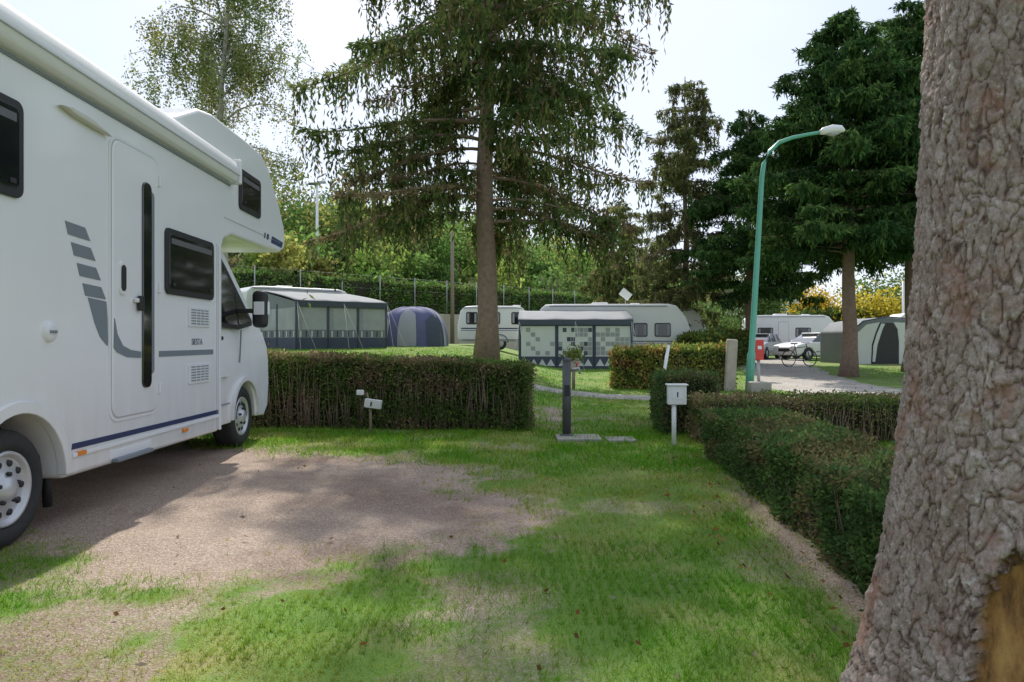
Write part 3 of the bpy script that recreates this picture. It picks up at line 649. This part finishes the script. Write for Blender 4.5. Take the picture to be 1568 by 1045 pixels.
    box('mirror_indicator',(.14,8.30,1.63),(.12,.01,.15),WHITE,e,.004)
    for y_ in(4.32,8.53):
        wheel(e,'wheel',y_,.36,.36,1,x=-.07 if y_<5 else -.13)
        wheel(e,'far_wheel',y_,.36,.36,-1,x=W+.07)
    tube('mud_flap',[(-.2,4.9,.45),(-.2,4.92,.12)],.03,BLACK,e)
motorhome()

# ---------------------------------------------------------------- caravans & tents
def caravan(name,x,y,rz,Lc=5.5,ht=2.55,wins=((.5,.9),(2.1,1.1),(4.3,.8)),stripe=GREY,door=None,nose=1,Wd=2.2):
    e=empty(name,(x,y,Hf(x,y)),rz);h=Lc/2
    p=[(-h,.55),(-h-.02,1.2),(-h+.12,ht-.25),(-h+.35,ht-.03),(-h+.8,ht),(h-1.1,ht),(h-.75,ht-.08),(h-.35,ht-.55),(h-.1,1.45),(h,1.0),(h-.02,.55),(h-.25,.42),(-h+.2,.42)]
    prism('body_shell',p,-Wd/2,Wd/2,WHITE2,e,'y',bevel=.06,seg=3)
    for i,(a_,w_) in enumerate(wins):
        x0=-h+a_
        prism('window_frame',rrect(x0,x0+w_,1.25,1.85,.08),-Wd/2-.015,-Wd/2+.01,BLACK,e,'y')
        prism('window_pane',rrect(x0+.04,x0+w_-.04,1.29,1.81,.06),-Wd/2-.022,-Wd/2,GLASS,e,'y')
        box('curtain_left',(x0+.10,-Wd/2-.0235,1.55),(.10,.004,.46),CURT,e);box('curtain_right',(x0+w_-.10,-Wd/2-.0235,1.55),(.10,.004,.46),CURT,e)
    box('nose_window',(h-.2,0,1.6),(.03,1.4,.5),GLASS,e,.01,R=Matrix.Rotation(math.radians(-27),3,'Y'))
    box('stripe',(0,-Wd/2-.004,1.05),(Lc*.92,.008,.06),stripe,e);box('stripe',(0,-Wd/2-.004,.95),(Lc*.92,.008,.025),stripe,e)
    box('skirt_rail',(0,-Wd/2-.01,.5),(Lc*.9,.03,.05),GREY,e);box('roof_rail',(-.3,-Wd/2-.01,ht-.1),(Lc*.75,.03,.03),GREY,e)
    if door is not None:
        prism('door_gap',rrect(-h+door,-h+door+.62,.58,2.2,.08),-Wd/2-.01,0,GREY,e,'y');prism('door',rrect(-h+door+.015,-h+door+.605,.595,2.185,.07),-Wd/2-.02,0,WHITE2,e,'y')
    for sy in(-1,1):
        lathe('tyre',[(.16,.0),(.2,.04),(.29,.04),(.32,.0),(.32,-.12),(.1,-.14)] if sy>0 else [(.16,-.0),(.2,-.04),(.29,-.04),(.32,-.0),(.32,.12),(.1,.14)],(0.1,sy*(Wd/2-.07),.32),RUB,e,k=24,axis='y')
        lathe('rim',[(.001,.03*sy),(.12,.03*sy),(.19,.0)],(0.1,sy*(Wd/2-.06),.32),RIM,e,k=20,axis='y')
    arch=[(.1+r*math.cos(math.radians(a)),.36+r*math.sin(math.radians(a))) for r,sq in((.42,range(0,181,15)),(.36,range(180,-1,-15))) for a in sq]
    prism('wheel_arch',arch,-Wd/2-.02,-Wd/2+.3,GREY,e,'y')
    tube('drawbar',[(h-.1,.5,.45),(h+1.1,0,.45)],.04,GALV,e);tube('drawbar_b',[(h-.1,-.5,.45),(h+1.1,0,.45)],.04,GALV,e)
    box('roof_hatch',(-.6,0,ht+.05),(.7,.6,.12),PLAST,e,.03);box('roof_hatch_small',(1.0,.2,ht+.04),(.4,.4,.1),PLAST,e,.03)
    tube('jockey_wheel',[(h+.9,0,.9),(h+.9,0,.05)],.03,GALV,e)
    return e
def awning(name,x,y,rz,Wd,Dp,he,hb,mroof,mwall,mskirt,panels,style='win',mwin=None):
    mwin=mwin or CANW
    z0=Hf(x,y);e=empty(name,(x,y,z0),rz);b=-.4
    h=Wd/2
    V=[];nu,nv=13,9
    for j in range(nv):
        for i in range(nu):
            u=i/(nu-1);v=j/(nv-1);sag=-.035*abs(math.sin(u*panels*math.pi))*(1-v*.5)
            V.append((-h-.06+(Wd+.12)*u,-.08+(Dp+.08)*v,he+(hb-he)*v**.8+sag+.05))
    F=[(j*nu+i,j*nu+i+1,(j+1)*nu+i+1,(j+1)*nu+i) for j in range(nv-1) for i in range(nu-1)]
    o=mobj('roof',V,F,mroof,e,smooth=True);s=o.modifiers.new('s','SOLIDIFY');s.thickness=.02
    V=[];n=int(Wd/.15)
    for i in range(n*4+1):
        xx=-h-.06+(Wd+.12)*i/(n*4);V+=[(xx,-.085,he+.06),(xx,-.10,he-.13-.05*abs(math.sin(i*math.pi/4)))]
    mobj('valance',V,[(2*i,2*i+1,2*i+3,2*i+2) for i in range(n*4)],mskirt,e)
    def wall(nm,P0,P1,h0,h1,k,outn):
        P0=Vector(P0);P1=Vector(P1);d=(P1-P0);Ln=d.length;d.normalize();on=Vector(outn)
        V=[(*(P0)[:2],b),(*(P1)[:2],b),(*(P1)[:2],h1),(*(P0)[:2],h0)];mobj(nm+'_wall',V,[(0,1,2,3)],mwall,e)
        def q(a,c,za,zb,m,t,nm2):
            A_=P0+d*a;B_=P0+d*c;V=[(A_.x+on.x*t,A_.y+on.y*t,za),(B_.x+on.x*t,B_.y+on.y*t,za),(B_.x+on.x*t,B_.y+on.y*t,zb),(A_.x+on.x*t,A_.y+on.y*t,zb)];mobj(nm2,V,[(0,1,2,3)],m,e)
        q(0,Ln,b,.42,mskirt,.012,nm+'_skirt')
        for i in range(k):
            a=Ln*i/k+.07;c=Ln*(i+1)/k-.07;top=min(h0,h1)-.20
            if style=='win':
                q(a,c,.72,top,mwin,.012,nm+'_window')
                q(a+.02,a+.16,.74,top-.02,CURT,.016,nm+'_curtain')
                for r in range(5):
                    if c-a>.3:q(a+(c-a)*(r+.3)/5,a+(c-a)*(r+.55)/5,.45,.68,mskirt if r%2 else CANW,.014,nm+'_pattern')
            else:
                q(a,c,.50,top,mwin,.012,nm+'_window')
                rows=6;cols=max(3,int((c-a)/.17))
                for r in range(rows):
                    for cc in range(cols):
                        if random.random()<(.5 if nm=='front' and i>0 else .12):
                            q(a+(c-a)*cc/cols,a+(c-a)*(cc+.9)/cols,.55+(top-.6)*r/rows,.55+(top-.6)*(r+.9)/rows,random.choice([CURT,CANG,CAND] if i==1 else [CURT,CANG]),.018,nm+'_patch')
                V=[]
                for r in range(4):
                    A_=P0+d*(a+(c-a)*r/4);B_=P0+d*(a+(c-a)*(r+.5)/4);C_=P0+d*(a+(c-a)*(r+1)/4)
                    V+=[(A_.x+on.x*.016,A_.y+on.y*.016,.12),(C_.x+on.x*.016,C_.y+on.y*.016,.12),(B_.x+on.x*.016,B_.y+on.y*.016,.40)]
                mobj(nm+'_zigzag',V,[(3*r,3*r+1,3*r+2) for r in range(4)],CANW,e)
        T=Tubes()
        for i in range(k+1):
            p=P0+d*(Ln*i/k)+on*.02;T.add([(p.x,p.y,b),(p.x,p.y,min(h0,h1)-.02)],.024,6)
        T.obj(nm+'_seams',mskirt,e)
    wall('front',(-h,0,0),(h,0,0),he,he,panels,(0,-1,0))
    wall('left',(-h,0,0),(-h,Dp,0),he,hb,2,(-1,0,0));wall('right',(h,0,0),(h,Dp,0),he,hb,2,(1,0,0))
    T=Tubes()
    for xx in(-h,h,0):
        for sg in(-.3,.3):T.add([(xx,-.08,he),(xx+sg,-1.2,-.1)],.006,4)
    T.obj('guy_ropes',CANW,e)
    return e
r40=math.radians(38)
ax,ay=-6.5,27.65
awning('awning_tent',ax,ay,r40,3.7,3.9,1.75,2.35,CANM,CANM,CAND,3,mwin=FILM)
caravan('caravan',ax-3.7*math.sin(r40)*1.32,ay+3.7*math.cos(r40)*1.35,r40,Lc=5.2,ht=2.5)
awning('awning_tent',2.55,28.9,math.radians(-2),4.5,2.4,1.92,2.4,CANM,CAND,CAND,3,'patch')
caravan('caravan',4.55,32.4,math.radians(-3),Lc=6.8,ht=2.68,wins=((.5,.9),(2.3,1.1),(4.2,.6),(5.1,.7)))
caravan('caravan',7.5,36.5,math.radians(-3),Lc=4.6,ht=2.65,wins=((.6,.9),(2.6,1.0)))
caravan('caravan',-.75,36.0,math.radians(4),Lc=3.9,ht=2.15,wins=((.4,.55),(1.25,.8),(2.6,.5)),Wd=2.0,stripe=BLUE)
caravan('caravan',17.0,44,math.radians(-4),Lc=5.4,ht=2.6,wins=((.5,.9),(2.7,.9)),door=1.7)
caravan('caravan',24.0,40,math.radians(-10),Lc=5.4,ht=2.6,wins=((.5,.9),(2.7,.9)),door=1.7)
# awning tent on the far right: grey frame tent, white front with an open doorway
def frame_tent():
    x,y=17.3,33.2;e=empty('frame_tent',(x,y,Hf(x,y)),math.radians(8))
    front=[(-1.75,-.2),(-1.75,1.5),(-1.2,1.95),(0,2.15),(1.6,2.05),(2.1,1.75),(2.1,-.2)]
    prism('side_and_roof',front,.0,2.6,CANM,e,'y',bevel=.08,seg=3)
    prism('front_panel_left',[(-1.45,-.2),(-1.45,1.45),(-1.0,1.82),(-.35,1.93),(-.55,1.5),(-.75,.9),(-.8,-.2)],-.03,.02,CANW,e,'y')
    prism('front_panel_right',[(.35,1.93),(1.0,1.9),(1.35,1.8),(1.35,-.2),(.62,-.2),(.62,1.0),(.55,1.6)],-.03,.02,CANW,e,'y')
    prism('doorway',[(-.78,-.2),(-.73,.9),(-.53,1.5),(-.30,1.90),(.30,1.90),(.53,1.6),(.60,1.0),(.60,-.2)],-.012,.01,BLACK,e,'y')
    prism('tied_back_flap',[(-.62,.1),(-.5,.9),(-.25,1.6),(-.12,1.85),(-.30,1.87),(-.52,1.4),(-.70,.85),(-.74,.1)],-.08,-.04,CANW,e,'y')
    prism('window',rrect(1.45,2.0,.75,1.55,.08),-.03,.0,FILM,e,'y')
    T=Tubes()
    for xx in(-1.75,2.1,1.4):T.add([(xx,-.04,-.2),(xx,-.04,1.7)],.03,6)
    T.add([(-1.75,-.04,1.5),(-1.2,-.04,1.97),(0,-.04,2.17),(1.6,-.04,2.07),(2.1,-.04,1.77)],.035,6);T.obj('piping',CAND,e)
    T=Tubes();[T.add([(xx,-.03,1.6),(xx*1.2,-1.3,-.1)],.006,4) for xx in(-1.7,2.0)];T.obj('guy_ropes',CANW,e)
frame_tent()
e=empty('satellite_dish',(5.1,32.3,0));tube('mast',[(0,0,2.7),(0,0,3.2)],.02,GALV,e);box('panel',(0,-.05,3.35),(.5,.04,.36),WHITE2,e,.02,R=Matrix.Rotation(math.radians(38),3,'Y'))
def dome(name,x,y,rx,ry,h,m,mdark,rz=0):
    e=empty(name,(x,y,Hf(x,y)),rz);V=[];nu,nv=40,14
    for j in range(nv+1):
        v=j/nv
        for i in range(nu):
            a=2*math.pi*i/nu;sx=abs(math.cos(a))**.6*math.copysign(1,math.cos(a));sy=abs(math.sin(a))**.6*math.copysign(1,math.sin(a))
            rr=math.cos(v*math.pi/2)**.62 if v<1 else 0.0;zz=math.sin(v*math.pi/2)**.9*h*(1-.04*math.sin(4*a)**2)
            V.append((sx*rx*rr,sy*ry*rr,zz-(.15 if j==0 else 0)))
    F=[(j*nu+i,j*nu+(i+1)%nu,(j+1)*nu+(i+1)%nu,(j+1)*nu+i) for j in range(nv) for i in range(nu)]
    mobj('fly_sheet',V,F,m,e,smooth=True)
    T=Tubes()
    for ph in(.6,2.5,3.8,5.6):
        T.add([(abs(math.cos(ph))**.6*math.copysign(1,math.cos(ph))*rx*1.01*math.cos(t)**.62,abs(math.sin(ph))**.6*math.copysign(1,math.sin(ph))*ry*1.01*math.cos(t)**.62,math.sin(t)**.9*h*.98) for t in np.linspace(0,1.5,12)],.02,5)
    T.obj('poles',CANG,e)
    def patch(a0,a1,v0,v1,m,nm,o=1.02):
        V=[];
        for j in range(7):
            for i in range(9):
                a=a0+(a1-a0)*i/8;v=v0+(v1-v0)*j/6*(1-.25*abs(i-4)/4)
                rr=math.cos(v*math.pi/2)**.62*o
                V.append((abs(math.cos(a))**.6*math.copysign(1,math.cos(a))*rx*rr,abs(math.sin(a))**.6*math.copysign(1,math.sin(a))*ry*rr,math.sin(v*math.pi/2)**.9*h))
        mobj(nm,V,[(j*9+i,j*9+i+1,(j+1)*9+i+1,(j+1)*9+i) for j in range(6) for i in range(8)],m,e,smooth=True)
    patch(-1.25,-.55,.0,.55,mdark,'doorway');patch(-2.6,-2.0,.05,.5,CANG,'window');patch(-1.72,-1.5,.0,.75,CANG,'stripe');patch(-.5,-.3,.0,.7,CANG,'stripe')
dome('blue_dome_tent',-4.4,32,1.55,1.35,1.75,CANB,CAND)

def car(name,x,y,rz,m,Lc=4.5,ht=1.5):
    e=empty(name,(x,y,Hf(x,y)+.03),rz);h=Lc/2;W_=.88
    def ar(cx):return [(cx+.36*math.cos(math.radians(a)),.32+.36*math.sin(math.radians(a))) for a in range(0,181,15)]
    p=[(h-.05,.25),(h,.45),(h-.03,.68),(h-.15,.80),(h-.6,.90),(h-1.15,.97),(-h+.1,1.0),(-h,.8),(-h,.35),(-h+.1,.25),(-h+.44,.25)]+list(reversed(ar(-h+.82)))+[(-h+1.2,.22),(h-1.3,.22)]+list(reversed(ar(h-.9)))
    prism('body',p,-W_,W_,m,e,'y',bevel=.06,seg=3)
    lo=[(h-1.1,.93),(-h+.08,.98)];up=[(h-1.9,ht-.02),(-h+.40,ht-.02)]
    V=[(lo[0][0],-W_+.04,.93),(lo[0][0],W_-.04,.93),(lo[1][0],W_-.04,.97),(lo[1][0],-W_+.04,.97),(up[0][0],-W_+.22,ht-.06),(up[0][0],W_-.22,ht-.06),(up[1][0],W_-.22,ht-.06),(up[1][0],-W_+.22,ht-.06)]
    FF=[(0,1,2,3),(4,5,6,7),(0,1,5,4),(1,2,6,5),(2,3,7,6),(3,0,4,7)];mobj('windows',V,FF,GLASS,e,bevel=.03)
    box('roof',((up[0][0]+up[1][0])/2-.05,0,ht-.04),(Lc-2.15,1.36,.06),m,e,.03)
    for xx in(h-2.05,h-2.9,-h+.55):
        for s in(-1,1):tube('pillar',[(xx+.25 if xx>0 else xx+.02,s*(W_-.02),.96),(xx,s*(W_-.2),ht-.05)],.035,m,e,6)
    for xx in(-h+.82,h-.9):
        for s in(-1,1):
            lathe('tyre',[(.19,0),(.22,.02*s),(.3,.02*s),(.32,0),(.32,-.18*s),(.1,-.2*s)],(xx,s*(W_-.0),.32),RUB,e,k=24,axis='y');lathe('rim',[(.001,.01*s),(.06,.015*s),(.19,.0),(.2,-.02*s)],(xx,s*W_,.32),RIM,e,k=20,axis='y')
    box('headlamp',(h-.1,-.62,.7),(.2,.35,.14),PLAST,e,.04);box('headlamp_b',(h-.1,.62,.7),(.2,.35,.14),PLAST,e,.04);box('grille',(h-.01,0,.55),(.05,.8,.2),BLACK,e,.02)
    box('mirror',(h-1.5,-W_-.08,1.0),(.12,.18,.12),m,e,.03);box('tail_lamp',(-h+.03,-.72,.85),(.06,.2,.3),RED,e,.02)
    for s in(-1,1):box('bumper_strip',(0,s*(W_+.003),.45),(1.7,.01,.06),GREY,e)
car('estate_car',16.7,39.5,math.radians(-158),WHITE,4.5,1.48)
car('parked_car',14.0,41.0,math.radians(-125),SILV,4.2,1.45)

e=empty('bicycle',(12.2,30.5,Hf(12.2,30.5)),math.radians(15))
for xx in(-.52,.52):
    T=Tubes();T.add([(xx+.34*math.cos(a),0,.36+.34*math.sin(a)) for a in np.linspace(0,6.283,28)],.02,6);T.obj('wheel',RUB,e)
    T=Tubes();[T.add([(xx,0,.36),(xx+.33*math.cos(a),0,.36+.33*math.sin(a))],.003,3) for a in np.linspace(0,6.283,13)];T.obj('spokes',GALV,e)
T=Tubes();
for a_,b_ in(((-.52,0,.36),(-.1,0,.34)),((-.52,0,.36),(-.2,0,.8)),((-.1,0,.34),(-.24,0,.95)),((-.1,0,.34),(.36,0,.75)),((-.2,0,.8),(.34,0,.85)),((.32,0,.98),(.52,0,.36)),((.3,-.28,1.02),(.3,.28,1.02))):T.add([a_,b_],.018,6)
T.obj('frame',STEEL,e);box('saddle',(-.26,0,.98),(.26,.13,.05),BLACK,e,.02)

# ---------------------------------------------------------------- street furniture
e=empty('street_lamp')
tube('post',[(5.87,17.8,-.1),(5.93,17.8,.9),(5.94,17.8,1.0),(6.19,17.8,5.3),(6.24,17.8,5.65),(6.38,17.8,5.95),(6.62,17.8,6.17),(6.95,17.8,6.29),(7.35,17.8,6.37),(7.7,17.8,6.43)],[.10,.10,.075,.06,.055,.052,.05,.046,.042,.04],TEAL,e,14)
Vh=[(7.62,17.8,6.41),(7.72,17.8,6.45),(7.95,17.8,6.50),(8.15,17.8,6.50),(8.24,17.8,6.46)]
tube('lamp_head',Vh,[.05,.09,.11,.09,.03],PLAST,e,16);tube('lamp_glass',[(7.78,17.8,6.41),(7.95,17.8,6.39),(8.12,17.8,6.43)],[.05,.08,.04],GALV,e,12)
box('access_door',(5.93,17.70,.7),(.10,.02,.35),TEAL,e,.005)
box('concrete_block',(5.95,17.3,.1),(.5,.35,.34),CONC,None,.03)
box('stone_marker',(5.45,17.9,.62),(.26,.18,1.35),STONE,None,.04,R=Matrix.Rotation(math.radians(3),3,'Y'))
e=empty('red_hydrant_box',(7.55,22,0));box('cabinet',(0,0,.98),(.27,.2,.62),RED,e,.03);tube('post',[(0,0,-.1),(0,0,.7)],.05,GALV,e);box('label',(0,-.104,1.05),(.12,.006,.10),WHITE2,e)
tube('leaning_pipe',[(3.55,17.2,-.05),(3.75,17.2,1.15)],.04,PLAST)
e=empty('water_standpipe',(.70,9.2,0))
tube('column',[(0,0,-.05),(0,0,1.0)],.055,STEEL,e,18);lathe('cap',[(.059,0),(.059,.03),(.02,.04),(.001,.04)],(0,0,1.0),STEEL,e,20,'z')
tube('tap',[(.04,0,.88),(.16,0,.90),(.17,0,.83)],.016,GALV,e,8);tube('tap_lever',[(.12,0,.92),(.14,-.03,.98)],.01,RED,e,6);tube('hook',[(0,0,.98),(-.06,-.05,1.06),(-.10,-.06,1.08)],.012,STEEL,e,6)
box('plate',(0,-.058,.62),(.07,.01,.14),BLACK,e)
lathe('collar',[(.09,0),(.09,.02),(.055,.03)],(0,0,.035),STEEL,e,20,'z')
box('paving_slab',(.84,9.1,.018),(.56,.48,.05),CONC,None,.01);box('paving_slab',(1.36,9.0,.008),(.36,.36,.05),CONC,None,.01)
e=empty('pitch_number_post',(1.95,8.65,0));tube('post',[(0,0,-.1),(0,0,.62)],.028,PLAST,e);box('number_box',(.03,-.01,.60),(.22,.10,.23),WHITE2,e,.012);box('lid',(.03,-.01,.725),(.25,.14,.02),PLAST,e,.005)
box('number_plate',(.03,-.063,.61),(.12,.004,.10),PLAST,e);box('number',(.03,-.067,.61),(.015,.003,.06),BLACK,e)
e=empty('pitch_number_post',(-1.92,9.75,0));tube('post',[(0,0,-.1),(0,0,.42)],.018,WOOD,e);box('number_box',(.04,-.02,.40),(.23,.08,.12),WHITE2,e,.01,R=Matrix.Rotation(math.radians(8),3,'Y'));tube('bracket',[(-.02,0,.42),(-.05,0,.55)],.012,WOOD,e);box('marker',(-.14,0,.55),(.10,.03,.07),PLAST,e,.01);tube('marker_arm',[(-.05,0,.53),(-.14,0,.55)],.008,WOOD,e);box('digit',(.02,-.062,.40),(.02,.003,.06),BLACK,e,R=Matrix.Rotation(math.radians(8),3,'Y'))
e=empty('planter_post',(1.5,17.5,Hf(1.5,17.5)));tube('post',[(0,0,0),(0,0,.55)],.04,WOOD,e);box('planter',(0,0,.62),(.26,.2,.28),STONE,e,.03)
n=500;o=leaves('post_plant',np.array([0,0,.82])+RNG.normal(size=(n,3))*.1,RNG.normal(size=(n,3)),.08,.05,np.array([.14,.17,.05])*(.5+RNG.random((n,1))),LEAF,e)
e=empty('floodlight_mast',(-13.7,50.5,0));zb=Hf(-13.7,50.5);tube('mast',[(0,0,zb-.3),(0,0,12.4)],[.14,.08],PLAST,e);box('light_a',(.3,0,12.4),(.6,.25,.15),GALV,e,.02);box('light_b',(-.3,0,12.3),(.6,.25,.15),STEEL,e,.02)
zb=Hf(-4.4,53);tube('telegraph_pole',[(-4.4,53,zb-.3),(-4.4,53,9.3)],[.16,.11],WOOD)
tube('flag_pole',[(24.5,45,0),(24.5,45,5)],.07,WHITE2)

def house(name,x,y,rz,w,d,h,rh,mw,z=None):
    z=Hf(x,y) if z is None else z;e=empty(name,(x,y,z),rz)
    box('walls',(0,0,h/2-.5),(w,d,h+1),mw,e);V=[(-w/2-.4,-d/2-.4,h),(w/2+.4,-d/2-.4,h),(w/2+.4,d/2+.4,h),(-w/2-.4,d/2+.4,h),(-w/2-.4,0,h+rh),(w/2+.4,0,h+rh)]
    mobj('roof',V,[(0,1,5,4),(2,3,4,5),(0,3,4),(1,2,5),(0,1,2,3)],ROOFM,e)
    for i in range(3):
        xx=-w/2+w*(i+.5)/3;box('window_frame',(xx,-d/2-.02,h*.55),(1.2,.08,1.3),PLAST,e);box('window',(xx,-d/2-.07,h*.55),(1.0,.04,1.1),GLASS,e)
    box('chimney',(w*.25,.3,h+rh),(.6,.6,1.6),WALLM,e)
house('white_house',25.0,72,math.radians(5),6,6,3.4,1.2,WHITE2,z=2.4)
house('hillside_house',25.5,118,math.radians(-20),6,6,3.5,2.6,WALLM)

# ---------------------------------------------------------------- light, sky, camera
el=math.radians(46);sdir=Vector((-.13*math.cos(el),.9915*math.cos(el),math.sin(el))).normalized()
w=bpy.data.worlds.new('World');scene.world=w;w.use_nodes=True;nt=w.node_tree;N=nt.nodes;L=nt.links
bg=N['Background'];sk=N.new('ShaderNodeTexSky');sk.sky_type='NISHITA';sk.sun_disc=False;sk.sun_elevation=el;sk.sun_rotation=math.atan2(sdir.x,sdir.y);sk.air_density=1.0;sk.dust_density=1.6
tc=N.new('ShaderNodeTexCoord');no=N.new('ShaderNodeTexNoise');no.inputs['Scale'].default_value=2.2;no.inputs['Detail'].default_value=7;mp=N.new('ShaderNodeMapping');mp.inputs['Scale'].default_value=(1,1,2.2);L.new(tc.outputs['Generated'],mp.inputs[0]);L.new(mp.outputs[0],no.inputs['Vector'])
mr=N.new('ShaderNodeMapRange');mr.inputs[1].default_value=.3;mr.inputs[2].default_value=.65;mr.inputs[3].default_value=.4;mr.inputs[4].default_value=.9;L.new(no.outputs['Fac'],mr.inputs[0])
mx=N.new('ShaderNodeMix');mx.data_type='RGBA';mx.inputs[7].default_value=(6.5,7.1,8.4,1);L.new(mr.outputs[0],mx.inputs[0]);L.new(sk.outputs[0],mx.inputs[6]);L.new(mx.outputs[2],bg.inputs['Color']);bg.inputs['Strength'].default_value=.145
sl=bpy.data.lights.new('sun','SUN');sl.energy=5.0;sl.angle=math.radians(.55);sl.color=(1,.94,.84);so=bpy.data.objects.new('sun',sl);so.rotation_euler=(-sdir).to_track_quat('-Z','Y').to_euler();COL.objects.link(so)
cd=bpy.data.cameras.new('camera');cam=bpy.data.objects.new('camera',cd);COL.objects.link(cam);cam.location=(0,0,1.25);cam.rotation_euler=(math.pi/2,0,0);cd.lens=25.26;cd.sensor_width=36;cd.clip_end=2000;cd.clip_start=.05;scene.camera=cam
scene.view_settings.view_transform='Standard';scene.view_settings.look='None';scene.view_settings.exposure=0
